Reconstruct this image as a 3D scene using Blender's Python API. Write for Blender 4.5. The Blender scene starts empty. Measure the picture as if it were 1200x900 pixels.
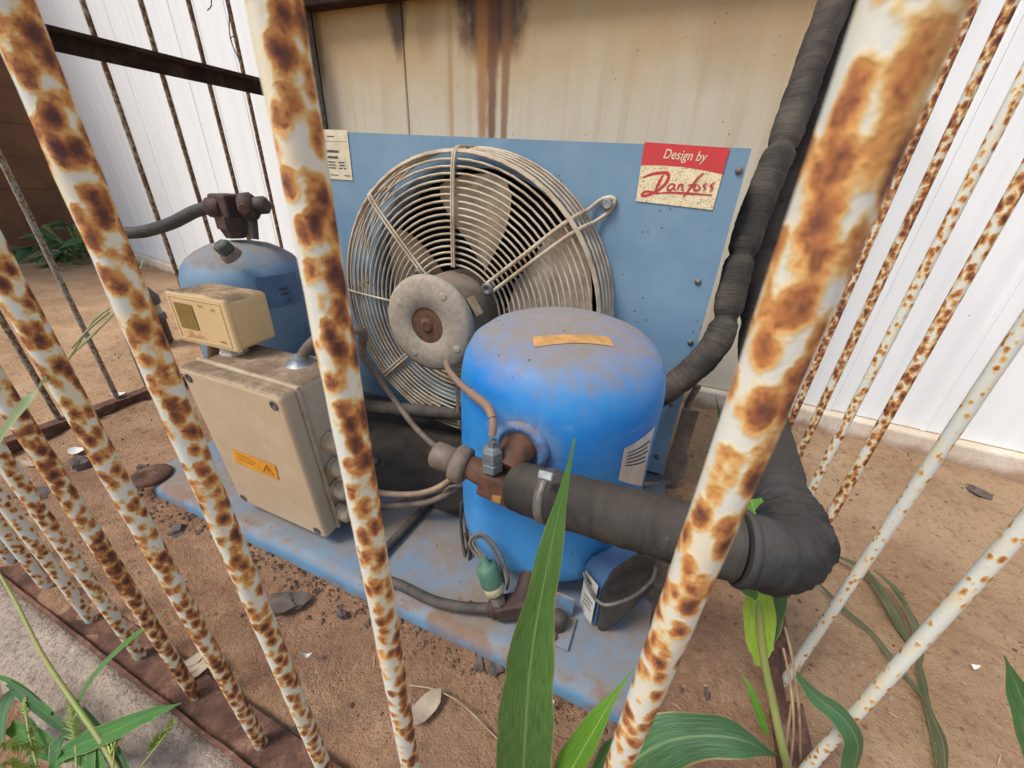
import bpy, bmesh, math, random
from mathutils import Vector, Matrix, noise as mnoise
random.seed(7)
S = bpy.context.scene
COL = S.collection
R = math.radians

# ------------------------------------------------------------------ camera
cam_d = bpy.data.cameras.new('camera')
cam = bpy.data.objects.new('camera', cam_d)
COL.objects.link(cam)
cam.matrix_world = Matrix(((0.919126,-0.214743,0.330291,0.0),(0.391808,0.410702,-0.823292,0.0),(0.041145,0.886120,0.461625,0.6),(0,0,0,1)))
cam_d.sensor_fit = 'HORIZONTAL'
cam_d.sensor_width = 36.0
cam_d.lens = 13.8
cam_d.clip_start = 0.01
cam_d.clip_end = 500
cam_d.dof.use_dof = True
cam_d.dof.focus_distance = 0.62
cam_d.dof.aperture_fstop = 17.0
S.camera = cam

# ------------------------------------------------------------------ world, sun, exposure
SUN_EL, SUN_AZ = R(56), R(222)          # azimuth clockwise from +Y
w = bpy.data.worlds.new('World'); S.world = w; w.use_nodes = True
nt = w.node_tree; bgn = nt.nodes['Background']
sky = nt.nodes.new('ShaderNodeTexSky'); sky.sky_type = 'NISHITA'
sky.sun_disc = False; sky.sun_elevation = SUN_EL; sky.sun_rotation = SUN_AZ
sky.air_density = 1.0; sky.dust_density = 2.0; sky.ozone_density = 0.6
nt.links.new(sky.outputs[0], bgn.inputs[0]); bgn.inputs[1].default_value = 0.105
sd = bpy.data.lights.new('sun', 'SUN'); sd.energy = 1.5; sd.angle = R(17); sd.color = (1.0, .975, .94)
so = bpy.data.objects.new('sun', sd); COL.objects.link(so)
so.rotation_euler = Vector((-math.sin(SUN_AZ)*math.cos(SUN_EL), -math.cos(SUN_AZ)*math.cos(SUN_EL), -math.sin(SUN_EL))).to_track_quat('-Z', 'Y').to_euler()
S.view_settings.view_transform = 'Standard'; S.view_settings.look = 'None'
S.view_settings.gamma = 1.0; S.view_settings.use_curve_mapping = False
S.view_settings.exposure = 0.88

# ------------------------------------------------------------------ object helpers
def tag(o, label=None, cat=None, group=None, kind=None):
    if label: o['label'] = label
    if cat: o['category'] = cat
    if group: o['group'] = group
    if kind: o['kind'] = kind
    return o
def empty(name, loc, label, cat, group=None, rz=0):
    o = bpy.data.objects.new(name, None); COL.objects.link(o)
    o.location = loc; o.rotation_euler = (0, 0, rz); o.empty_display_size = .05
    bpy.context.view_layer.update()
    return tag(o, label, cat, group)
class MB:
    """collects shapes in world coordinates; link() makes ONE mesh object"""
    def __init__(s): s.v=[]; s.f=[]; s.uv=[]; s.sm=[]; s.mi=[]
    def add(s, vs, fs, uvs=None, smooth=False, mi=0):
        b=len(s.v); s.v.extend(tuple(p) for p in vs)
        for i,f in enumerate(fs):
            s.f.append(tuple(b+k for k in f)); s.sm.append(smooth); s.mi.append(mi)
            s.uv.append(uvs[i] if uvs else [(vs[k][0], vs[k][1]) for k in f])
        return s
    def box(s, a, b, bev=0.0, M=None, seg=2, smooth=False, mi=0):
        bm=bmesh.new(); bmesh.ops.create_cube(bm, size=1)
        for v in bm.verts:
            v.co=Vector(tuple(a[i] if v.co[i]<0 else b[i] for i in range(3)))
        if bev>0: bmesh.ops.bevel(bm, geom=bm.edges[:], offset=bev, segments=seg, profile=.5, affect='EDGES')
        if M is not None: bm.transform(M)
        return s.bm(bm, smooth, mi)
    def bm(s, bm, smooth=False, mi=0):
        bm.verts.ensure_lookup_table(); bm.verts.index_update()
        s.add([v.co[:] for v in bm.verts], [[v.index for v in f.verts] for f in bm.faces], None, smooth, mi); bm.free(); return s
    def lathe(s, prof, n=32, M=None, mi=0, smooth=True, cap=True):
        """prof = [(r,z)...] turned about Z, M places it"""
        M = M or Matrix(); vs=[]; fs=[]; uvs=[]
        for (r,z) in prof:
            for k in range(n):
                a=2*math.pi*k/n; vs.append(M@Vector((r*math.cos(a), r*math.sin(a), z)))
        for i in range(len(prof)-1):
            for k in range(n):
                k2=(k+1)%n
                fs.append((i*n+k, i*n+k2, (i+1)*n+k2, (i+1)*n+k))
                uvs.append([(k/n,prof[i][1]),((k+1)/n,prof[i][1]),((k+1)/n,prof[i+1][1]),(k/n,prof[i+1][1])])
        s.add(vs,fs,uvs,smooth,mi)
        if cap and prof[0][0]>1e-6: s.add([vs[k] for k in range(n)],[tuple(range(n))[::-1]],None,False,mi)
        if cap and prof[-1][0]>1e-6: s.add([vs[(len(prof)-1)*n+k] for k in range(n)],[tuple(range(n))],None,False,mi)
        return s
    def rod(s, p, q, r, n=16, r2=None, bev=0, mi=0, smooth=True):
        p=Vector(p); q=Vector(q); L=(q-p).length
        M=Matrix.Translation(p)@(q-p).to_track_quat('Z','Y').to_matrix().to_4x4()
        r2=r if r2 is None else r2
        if bev: pr=[(r-bev,0),(r,bev),(r2,L-bev),(r2-bev,L)]
        else: pr=[(r,0),(r2,L)]
        if n<=8: smooth=False
        return s.lathe(pr,n,M,mi,smooth)
    def sweep(s, pts, r, n=14, step=.01, rf=None, cap=True, closed=False, mi=0):
        P=spline(pts, step, closed); m=len(P)
        T=[]
        for i in range(m):
            a=P[i-1] if (i>0 or closed) else P[i]; b=P[(i+1)%m] if (i<m-1 or closed) else P[i]
            T.append((b-a).normalized())
        ref=Vector((0,0,1)) if abs(T[0].z)<.9 else Vector((1,0,0))
        N=(ref-T[0]*ref.dot(T[0])).normalized(); vs=[]; L=0; Ls=[]
        for i in range(m):
            if i: L+=(P[i]-P[i-1]).length
            Ls.append(L)
            N=(N-T[i]*N.dot(T[i])).normalized(); B=T[i].cross(N)
            for k in range(n):
                a=2*math.pi*k/n; rr=r if rf is None else rf(L,a,i/(m-1))
                vs.append(P[i]+(N*math.cos(a)+B*math.sin(a))*rr)
        fs=[];uvs=[]
        for i in range(m if closed else m-1):
            j=(i+1)%m
            for k in range(n):
                k2=(k+1)%n
                fs.append((i*n+k,i*n+k2,j*n+k2,j*n+k)); La=Ls[i]; Lb=Ls[j] if j else L
                uvs.append([(La,k/n),(La,(k+1)/n),(Lb,(k+1)/n),(Lb,k/n)])
        s.add(vs,fs,uvs,True,mi)
        if cap and not closed:
            s.add(vs[:n],[tuple(range(n))[::-1]],None,False,mi); s.add(vs[-n:],[tuple(range(n))],None,False,mi)
        return s
    def link(s, name, mat, parent=None, loc=None):
        me=bpy.data.meshes.new(name); 
        o=bpy.data.objects.new(name, me); COL.objects.link(o)
        if parent is not None:
            base=parent.matrix_world.copy(); o.parent=parent; inv=base.inverted()
            vs=[inv@Vector(v) for v in s.v]
        else:
            l=Vector(loc) if loc is not None else Vector((0,0,0)); o.location=l; vs=[Vector(v)-l for v in s.v]
        me.from_pydata(vs,[],s.f); me.update()
        ul=me.uv_layers.new(name='UVMap'); k=0
        flat=[c for f in s.uv for u in f for c in u]; ul.data.foreach_set('uv',flat)
        me.polygons.foreach_set('use_smooth', s.sm)
        for m in (mat if isinstance(mat,(list,tuple)) else [mat]): me.materials.append(m)
        me.polygons.foreach_set('material_index', s.mi)
        bpy.context.view_layer.update()
        return o
def spline(pts, step=.01, closed=False):
    pts=[Vector(p) for p in pts]
    if len(pts)==2:
        n=max(1,int((pts[1]-pts[0]).length/step)); return [pts[0].lerp(pts[1],i/n) for i in range(n+1)]
    out=[]; m=len(pts)
    rng = range(m) if closed else range(m-1)
    for i in rng:
        p1=pts[i]; p2=pts[(i+1)%m]
        p0=pts[i-1] if (i>0 or closed) else p1*2-p2
        p3=pts[(i+2)%m] if (i<m-2 or closed) else p2*2-p1
        n=max(2,int((p2-p1).length/step))
        for k in range(n):
            t=k/n
            out.append(.5*((2*p1)+(p2-p0)*t+(2*p0-5*p1+4*p2-p3)*t*t+(3*p1-p0-3*p2+p3)*t**3))
    if not closed: out.append(pts[-1])
    return out
def place(p, z, x=None):
    """matrix: origin p, local Z along z, local X near x"""
    z=Vector(z).normalized()
    x=Vector(x) if x is not None else (Vector((1,0,0)) if abs(z.x)<.9 else Vector((0,1,0)))
    x=(x-z*x.dot(z)).normalized(); y=z.cross(x)
    return Matrix(((x.x,y.x,z.x,p[0]),(x.y,y.y,z.y,p[1]),(x.z,y.z,z.z,p[2]),(0,0,0,1)))
def copy_tree(o, parent=None):
    c=o.copy(); COL.objects.link(c); c.parent=parent
    for ch in list(o.children): copy_tree(ch,c)
    return c
def fbm(x,y,z=0,o=4):
    return mnoise.fractal(Vector((x,y,z)),.6,2.1,o)

# ------------------------------------------------------------------ materials
def lin(c): return tuple(((v/255)/12.92 if v/255<=.04045 else ((v/255+.055)/1.055)**2.4) for v in c)+(1,)
class NT:
    def __init__(s,name,rough=.6,metal=0,spec=.4):
        s.m=bpy.data.materials.new(name); s.m.use_nodes=True; s.t=s.m.node_tree
        s.b=s.t.nodes['Principled BSDF']; s.b.inputs['Roughness'].default_value=rough
        s.b.inputs['Metallic'].default_value=metal; s.b.inputs['Specular IOR Level'].default_value=spec
        s.tc=s.t.nodes.new('ShaderNodeTexCoord'); s.obj=s.tc.outputs['Object']; s.uvo=s.tc.outputs['UV']
    def n(s,typ,**k):
        x=s.t.nodes.new('ShaderNode'+typ)
        for a,b in k.items(): setattr(x,a,b)
        return x
    def set(s,sock,val):
        if hasattr(val,'is_output'): s.t.links.new(val,sock)
        else: sock.default_value=val
    def math(s,op,a,b=0,clamp=False):
        x=s.n('Math',operation=op,use_clamp=clamp); s.set(x.inputs[0],a); s.set(x.inputs[1],b); return x.outputs[0]
    def noise(s,scale,detail=4,vec=None,rough=.55,dist=0):
        x=s.n('TexNoise'); s.t.links.new(vec or s.obj,x.inputs['Vector']); x.inputs['Scale'].default_value=scale
        x.inputs['Detail'].default_value=detail; x.inputs['Roughness'].default_value=rough; x.inputs['Distortion'].default_value=dist
        return x.outputs['Fac']
    def voro(s,scale,vec=None,feature='F1',out='Distance',rand=1):
        x=s.n('TexVoronoi',feature=feature); s.t.links.new(vec or s.obj,x.inputs['Vector']); x.inputs['Scale'].default_value=scale
        x.inputs['Randomness'].default_value=rand
        if feature=='SMOOTH_F1': x.inputs['Smoothness'].default_value=.25
        return x.outputs[out]
    def scale(s,v,vec=None,loc=None):
        x=s.n('Mapping'); s.t.links.new(vec or s.obj,x.inputs[0]); x.inputs['Scale'].default_value=v
        if loc is not None: s.set(x.inputs['Location'],loc)
        return x.outputs[0]
    def ramp(s,fac,stops,interp='LINEAR'):
        x=s.n('ValToRGB'); s.t.links.new(fac,x.inputs[0]); e=x.color_ramp; e.interpolation=interp
        while len(e.elements)<len(stops): e.elements.new(.5)
        for el,(p,c) in zip(e.elements,stops):
            el.position=p; el.color=c if len(c)==4 else tuple(c)+(1,)
        return x.outputs[0]
    def step(s,fac,a,b):
        x=s.n('MapRange',interpolation_type='SMOOTHSTEP'); s.set(x.inputs[0],fac); x.inputs[1].default_value=a; x.inputs[2].default_value=b
        return x.outputs[0]
    def mix(s,fac,a,b,mode='MIX'):
        x=s.n('Mix',data_type='RGBA',blend_type=mode); s.set(x.inputs[0],fac); s.set(x.inputs[6],a); s.set(x.inputs[7],b); return x.outputs[2]
    def xyz(s,vec=None):
        x=s.n('SeparateXYZ'); s.t.links.new(vec or s.obj,x.inputs[0]); return x.outputs
    def bump(s,h,strength=.3,dist=.002):
        x=s.n('Bump'); s.t.links.new(h,x.inputs['Height']); x.inputs['Strength'].default_value=strength; x.inputs['Distance'].default_value=dist
        s.t.links.new(x.outputs[0],s.b.inputs['Normal']); return x
    def color(s,c): s.set(s.b.inputs['Base Color'],c); return s
    def rough(s,v): s.set(s.b.inputs['Roughness'],v); return s
    def normal_z(s):
        g=s.n('NewGeometry'); x=s.n('SeparateXYZ'); s.t.links.new(g.outputs['Normal'],x.inputs[0]); return x.outputs[2]

def rust_paint():
    """flaking white paint over rust; object colour: R amount of rust, G side bias in x, B fine rust and, when high, painted backlit shade"""
    k=NT('rusty_white_paint',.55)
    oi=k.n('ObjectInfo'); sc=k.n('SeparateColor'); k.t.links.new(oi.outputs['Color'],sc.inputs[0])
    off=k.math('MULTIPLY',oi.outputs['Random'],40)
    cx=k.n('CombineXYZ')
    for i in range(3): k.t.links.new(off,cx.inputs[i])
    vm=k.n('VectorMath',operation='ADD'); k.t.links.new(k.obj,vm.inputs[0]); k.t.links.new(cx.outputs[0],vm.inputs[1])
    v=vm.outputs[0]
    v1=k.scale((1,1,.6),v); v2=k.scale((1,1,1.7),v)
    wob=k.noise(110,3,v,.6); fine=k.noise(420,3,v,.7); big=k.noise(17,2,k.scale((1,1,.55),v)); big2=k.noise(48,3,v1,.55)
    d1=k.math('ADD',k.voro(142,k.scale((1,1,.7),v),'SMOOTH_F1'),k.math('MULTIPLY',k.math('SUBTRACT',wob,.5),.75))
    d2=k.math('ADD',.43,k.math('MULTIPLY',k.math('SUBTRACT',k.noise(185,3,k.scale((1,1,1.3),v),.55,.3),.5),-1.0))
    P=k.xyz()
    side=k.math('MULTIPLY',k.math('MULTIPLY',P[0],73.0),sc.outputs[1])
    a=k.math('ADD',.50,k.math('MULTIPLY',k.math('SUBTRACT',.36,d1),.66))
    a=k.math('ADD',a,k.math('MULTIPLY',k.math('SUBTRACT',.43,d2),k.math('ADD',k.math('MULTIPLY',sc.outputs[2],.60),.14)))
    a=k.math('ADD',a,k.math('MULTIPLY',k.math('SUBTRACT',big,.5),.26))
    a=k.math('ADD',a,k.math('MULTIPLY',k.math('SUBTRACT',big2,.5),.24))
    a=k.math('ADD',a,k.math('MULTIPLY',k.math('SUBTRACT',fine,.5),.10))
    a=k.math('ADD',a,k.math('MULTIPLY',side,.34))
    a=k.math('ADD',a,k.math('MULTIPLY',k.math('SUBTRACT',sc.outputs[0],.5),.50))
    paint=k.mix(k.noise(12,3,v),lin((204,208,200)),lin((226,224,208)))
    paint=k.mix(k.math('MULTIPLY',k.step(k.noise(36,4,v),.45,.68),.7),paint,lin((224,208,168)))
    rust=k.ramp(a,[(.44,lin((224,212,174))),(.50,lin((218,186,122))),(.56,lin((208,152,88))),(.645,lin((180,116,66))),(.74,lin((138,86,56))),(.85,lin((88,56,50)))])
    rust=k.mix(k.math('MULTIPLY',k.math('MULTIPLY',k.step(fine,.45,.66),.6),k.step(a,.57,.65)),rust,lin((92,54,46)))
    m=k.step(a,.40,.53)
    c=k.mix(m,paint,rust)
    c=k.mix(k.math('MULTIPLY',k.step(sc.outputs[2],.5,1.0),.75),c,lin((74,66,56)))  # grey mixed over the bars stands in for their backlit shade
    k.color(c); k.rough(k.math('ADD',k.math('MULTIPLY',m,.35),.45))
    h=k.math('ADD',k.math('MULTIPLY',k.step(a,.53,.58),-.7),k.math('MULTIPLY',k.math('MULTIPLY',fine,m),.9))
    k.bump(h,.38,.0008)
    return k.m
def rust_iron(name='rusted_iron',dark=1.0):
    k=NT(name,.85,0,.25); n=k.noise(28,6,None,.65); f=k.noise(240,4)
    c=k.ramp(n,[(.3,lin((62*dark,46*dark,40*dark))),(.48,lin((96*dark,70*dark,58*dark))),(.6,lin((124*dark,90*dark,72*dark))),(.72,lin((158*dark,128*dark,106*dark)))])
    c=k.mix(k.math('MULTIPLY',k.step(f,.45,.7),.5),c,lin((70*dark,42*dark,30*dark)))
    k.color(c); k.bump(k.math('ADD',n,f),.5,.0015); return k.m
def dusty_paint(name,base,dust,amount=.5,rough=.42,scale=1,top=.5,chips=None,light=None,lip=False):
    """old paint with dust on what faces up, stains and chips"""
    k=NT(name,rough,0,.4); n1=k.noise(7*scale,5,None,.6); n2=k.noise(45*scale,5,None,.65); n3=k.noise(300,3)
    c=k.mix(k.step(n1,.35,.7),lin(base),lin(light or tuple(min(255,v*1.12+6) for v in base)))
    nz=k.normal_z()
    up=k.math('MULTIPLY',k.step(nz,.15,.85),top)
    d=k.math('ADD',up,k.math('MULTIPLY',k.math('SUBTRACT',n1,.5),1.1))
    d=k.math('ADD',d,k.math('MULTIPLY',k.math('SUBTRACT',n2,.5),.55))
    d=k.math('ADD',d,amount-.5)
    d=k.step(d,.1,.75)
    c=k.mix(d,c,k.mix(n2,lin(dust),lin(tuple(v*.82 for v in dust))))
    if lip:
        PP=k.xyz(); e=k.math('MULTIPLY',k.step(PP[1],.022,.0),k.step(k.math('ADD',k.math('MULTIPLY',n1,.7),k.math('MULTIPLY',n2,.35)),.50,.60))
        c=k.mix(k.math('MULTIPLY',e,.5),c,k.mix(n2,lin((150,112,82)),lin((112,80,60))))
    if chips:
        sp=k.math('MULTIPLY',k.step(k.voro(70*scale),.16,.08),k.step(k.noise(16*scale,3),.5,.6))
        c=k.mix(sp,c,lin(chips))
    k.color(c); k.rough(k.math('ADD',k.math('MULTIPLY',d,.4),rough)); k.bump(k.math('ADD',n3,k.math('MULTIPLY',n2,.6)),.18,.001)
    return k.m
def metal(name,c1,c2,rough=.5,met=.6,scale=60):
    k=NT(name,rough,met,.4); n=k.noise(scale,5,None,.65); f=k.noise(scale*6,3)
    k.color(k.mix(k.step(n,.3,.7),lin(c1),lin(c2))); k.rough(k.math('ADD',k.math('MULTIPLY',f,.4),rough-.15)); k.bump(k.math('ADD',n,f),.25,.001); return k.m
def plain(name,c,rough=.6,var=.12,scale=40,c2=None,spec=.4,bump=.15):
    k=NT(name,rough,0,spec); n=k.noise(scale,5,None,.6); f=k.noise(scale*7,3)
    k.color(k.mix(k.step(n,.3,.72),lin(c),lin(c2 or tuple(v*(1-var) for v in c)))); k.bump(k.math('ADD',k.math('MULTIPLY',n,.5),f),bump,.001); return k.m
def foam(name,c1,c2,ribs=260,wr=.6):
    k=NT(name,.8,0,.3); u=k.xyz(k.uvo)
    n=k.noise(14,5); f=k.noise(120,4)
    vv=k.n('CombineXYZ'); k.t.links.new(k.math('MULTIPLY',u[0],ribs),vv.inputs[0]); k.t.links.new(k.math('MULTIPLY',u[1],3),vv.inputs[1])
    rb=k.noise(1.0,3,vv.outputs[0],.6)
    c=k.mix(k.step(n,.35,.68),lin(c1),lin(c2)); c=k.mix(k.math('MULTIPLY',k.step(rb,.45,.65),.35),c,lin(tuple(v*.55 for v in c1)))
    c=k.mix(k.math('MULTIPLY',k.step(k.noise(30,6,None,.7),.63,.74),.5),c,lin((128,124,118)))
    nz=k.normal_z()
    c=k.mix(k.math('MULTIPLY',k.step(nz,.4,1.0),.22),c,lin((112,100,86)))
    k.color(c); k.bump(k.math('ADD',k.math('MULTIPLY',rb,wr*1.3),k.math('ADD',k.math('MULTIPLY',f,.35),n)),.6,.003); return k.m
def leafmat(name,c1,c2,mid,dead=False):
    k=NT(name,.42,0,.4); u=k.xyz(k.uvo)
    vx=k.n('CombineXYZ'); k.t.links.new(k.math('MULTIPLY',u[0],26),vx.inputs[0]); k.t.links.new(k.math('MULTIPLY',u[1],2.0),vx.inputs[1])
    st=k.noise(1.6,2,vx.outputs[0]); n=k.noise(18,4)
    c=k.mix(k.step(st,.35,.65),lin(c1),lin(c2)); c=k.mix(k.math('MULTIPLY',k.step(n,.45,.7),.4),c,lin(c2))
    d=k.math('ABSOLUTE',k.math('SUBTRACT',u[0],.5)); c=k.mix(k.math('MULTIPLY',k.step(d,.035,.012),.75),c,lin(mid))
    c=k.mix(k.math('MULTIPLY',k.step(d,.478,.492),.6),c,lin(mid)); c=k.mix(k.math('MULTIPLY',k.step(k.math('ADD',d,k.math('MULTIPLY',k.noise(34,4),.16)),.545,.58),.8),c,lin((176,156,98))); c=k.mix(k.math('MULTIPLY',k.step(k.noise(7,5,None,.65),.55,.75),.35),c,lin((150,150,112)))
    k.color(c)
    sp=k.step(k.voro(110),.09,.05); c=k.mix(k.math('MULTIPLY',sp,k.step(k.noise(30,2),.5,.6)),c,lin((190,185,150))); k.color(c)
    k.bump(k.math('ADD',st,k.math('MULTIPLY',d,-2)),.5,.002)
    tr=k.n('BsdfTranslucent'); k.set(tr.inputs[0],k.mix(.5,c,lin((120,170,40)))); ad=k.n('MixShader'); ad.inputs[0].default_value=.25
    k.t.links.new(k.b.outputs[0],ad.inputs[1]); k.t.links.new(tr.outputs[0],ad.inputs[2]); k.t.links.new(ad.outputs[0],k.t.nodes['Material Output'].inputs[0])
    return k.m

M_bar=rust_paint(); M_rust=rust_iron(); M_rustdark=rust_iron('dark_rusted_iron',.55)
def drum_paint():
    k=NT('bright_blue_paint',.4,0,.4); n1=k.noise(9,4); n2=k.noise(50,5,None,.65); n3=k.noise(300,3); P=k.xyz()
    low=k.step(k.math('ADD',P[2],k.math('MULTIPLY',n1,.08)),.26,.08)
    c=k.mix(k.step(n1,.35,.7),lin((34,130,208)),lin((60,150,216))); c=k.mix(k.math('MULTIPLY',low,.6),c,lin((92,156,204)))
    sc_=k.noise(1.0,4,k.scale((30,30,60))); c=k.mix(k.math('MULTIPLY',k.step(sc_,.6,.72),.35),c,lin((110,164,216)))
    nz=k.normal_z(); d=k.math('ADD',k.math('MULTIPLY',nz,.95),k.math('ADD',k.math('MULTIPLY',k.math('SUBTRACT',n1,.5),.5),k.math('MULTIPLY',k.math('SUBTRACT',n2,.5),.9)))
    d=k.math('MULTIPLY',k.step(d,.18,1.12),.9); c=k.mix(d,c,k.mix(n2,lin((166,146,114)),lin((140,122,96))))
    q=k.n('VectorMath',operation='DISTANCE'); k.t.links.new(k.obj,q.inputs[0]); q.inputs[1].default_value=(.001,-.145,.281)
    rim=k.step(k.math('ADD',q.outputs['Value'],k.math('MULTIPLY',k.math('SUBTRACT',n2,.5),.05)),.062,.030)
    c=k.mix(k.math('MULTIPLY',rim,.6),c,k.mix(k.step(n2,.5,.56),lin((128,150,166)),lin((138,106,70))))
    sp=k.math('MULTIPLY',k.step(k.voro(55),.14,.07),k.step(k.noise(16,3),.5,.6)); c=k.mix(sp,c,lin((104,92,74)))
    k.color(c); k.rough(k.math('ADD',k.math('MULTIPLY',d,.4),.4)); k.bump(k.math('ADD',n3,k.math('MULTIPLY',n2,.6)),.15,.001); return k.m
M_blue=drum_paint()
M_panel=dusty_paint('faded_blue_paint',(110,142,164),(140,138,130),.38,.5,1,.3,(110,80,62),(126,154,172))
M_plate=dusty_paint('blue_plate_paint',(100,140,168),(158,134,108),.62,.55,.9,.36,(120,76,50),(122,158,184),True)
M_tank=dusty_paint('grey_blue_paint',(104,134,158),(150,138,122),.22,.5,1.2,.8,(110,90,72),(126,152,172))
M_cream=dusty_paint('cream_plastic',(222,190,136),(128,104,82),.2,.4,2,.9,None,(228,198,148))
M_box=dusty_paint('beige_enclosure_plastic',(196,172,138),(134,112,88),.28,.5,2,.85,(120,92,66),(206,184,152))
M_wire=plain('dusty_cream_wire',(200,186,160),.55,.3,25,(160,138,112))
M_alu=plain('speckled_grey_casting',(170,158,140),.75,.3,120,(152,138,120),.3,.03)
M_motor=plain('dusty_grey_motor',(140,124,108),.7,.25,30,(112,98,84))
M_blade=plain('dusty_blade',(186,170,144),.6,.2,20,(140,122,100))
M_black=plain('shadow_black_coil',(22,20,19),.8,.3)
M_coil=plain('coil_fins',(48,44,40),.7,.3,90)
M_foam=foam('black_foam_insulation',(46,43,40),(70,65,59),120,.35)
M_foamtape=foam('taped_insulation',(56,51,46),(88,80,70),330,1.0)
M_foamwr=foam('wrinkled_black_wrap',(40,40,41),(64,63,62),60,2.2)
M_rubber=plain('dusty_rubber',(66,62,58),.7,.3,40,(96,86,76))
M_cable=plain('dusty_grey_cable',(128,112,96),.6,.25,40,(98,84,70))
M_cablel=plain('tan_cable',(176,146,116),.55,.2,40)
M_dkcable=plain('dark_cable',(62,56,50),.6,.3,40,(88,76,64))
M_steel=metal('dull_steel',(136,130,122),(98,92,86),.5,.5)
M_galv=metal('galvanised_steel',(176,180,180),(126,128,126),.4,.7)
M_copper=plain('dirty_copper_pipe',(158,120,94),.55,.35,50,(128,116,104))
M_valve=plain('rusty_brass_valve',(118,80,58),.75,.4,55,(78,62,52),.3,.8)
M_brass=plain('brass',(168,124,72),.5,.3,60)
M_greyfit=plain('grey_brass_fitting',(128,114,100),.6,.25,60,(104,90,76))
M_darkfit=plain('dark_iron_fitting',(64,50,46),.7,.35,50,(90,66,56))
M_paper=plain('aged_cream_paper',(226,212,180),.7,.12,30)
M_white=plain('white_label_paper',(226,222,212),.6,.15,25,(196,188,172))
M_print=plain('grey_print',(98,92,86),.7,.2)
M_orange=plain('orange_warning_film',(238,164,52),.45,.1,30)
M_orprint=plain('brown_print',(176,110,28),.6,.1)
M_olive=plain('olive_window',(146,118,64),.35,.1)
M_fanshade=plain('dark_fan_shade',(50,46,42),.6,.3,30,(74,64,54))  # near-black, paints in the shade under the fan
M_tape=plain('tan_masking_tape',(212,160,96),.6,.2,40)
M_tapec=plain('cream_masking_tape',(196,170,130),.6,.2,40)
M_red=plain('faded_red_print',(208,62,60),.5,.12,30)
M_redlogo=plain('red_logo_print',(202,60,62),.5,.1,30)
M_redfaint=plain('faint_red_print',(212,138,104),.5,.1,30)
M_black2=plain('black_plastic',(48,45,44),.6,.3,25,(88,82,74))
M_teal=plain('teal_cap_plastic',(74,118,96),.6,.25,40,(98,128,106))
M_glow=plain('cream_plastic_band',(214,208,164),.5,.15,40)
M_clear=plain('clear_plastic_band',(150,146,138),.25,.2,60)
M_stone=plain('grey_brown_stone',(112,100,92),.85,.3,60,(86,76,70),.2,.6)
M_leafbit=plain('dry_leaf_litter',(182,164,140),.8,.3,40,(148,130,108))
M_brownwall=plain('brown_board',(132,92,62),.8,.25,5,(112,76,50))
M_leaf=leafmat('maize_leaf',(74,118,54),(102,146,76),(150,178,110))
M_leaf2=leafmat('bright_maize_leaf',(88,142,40),(112,164,56),(170,196,110))
M_leafd=leafmat('dark_blue_green_leaf',(60,98,60),(84,122,80),(126,152,104))
M_leafy=leafmat('young_yellow_leaf',(150,182,60),(176,202,84),(200,214,130))
M_grass=leafmat('weed_grass_leaf',(62,112,52),(88,138,64),(120,158,90))
M_deadg=leafmat('wilted_leaf',(64,76,48),(112,112,78),(150,144,110))
M_seed=plain('seedhead_bristles',(186,196,112),.7,.2,60,(150,170,84))
M_straw=plain('dry_straw',(186,160,124),.7,.25,40,(150,124,92))
M_stalk=plain('maize_stalk',(128,152,74),.55,.3,30,(150,136,90))
M_galvd=plain('greenish_dull_nut',(124,130,128),.55,.3,60,(90,94,92))
M_tbblue=dusty_paint('dark_blue_cover',(76,106,140),(120,104,90),.2,.4,2,.5)
M_cream2=plain('pale_beige_plastic',(198,180,150),.5,.15,40,(168,146,116))
M_white2=plain('off_white_nut',(214,206,190),.5,.15,40)
M_fadelab=plain('faded_tank_label',(108,130,154),.6,.2,40,(84,112,144))
M_plug=plain('grey_green_plug',(92,96,84),.6,.3,60,(70,70,64))
M_hose=plain('weathered_rubber_hose',(78,76,70),.65,.25,40,(56,54,50))
M_gstalk=leafmat('pale_grass_stalk',(150,170,120),(176,190,146),(190,200,160))
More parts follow.
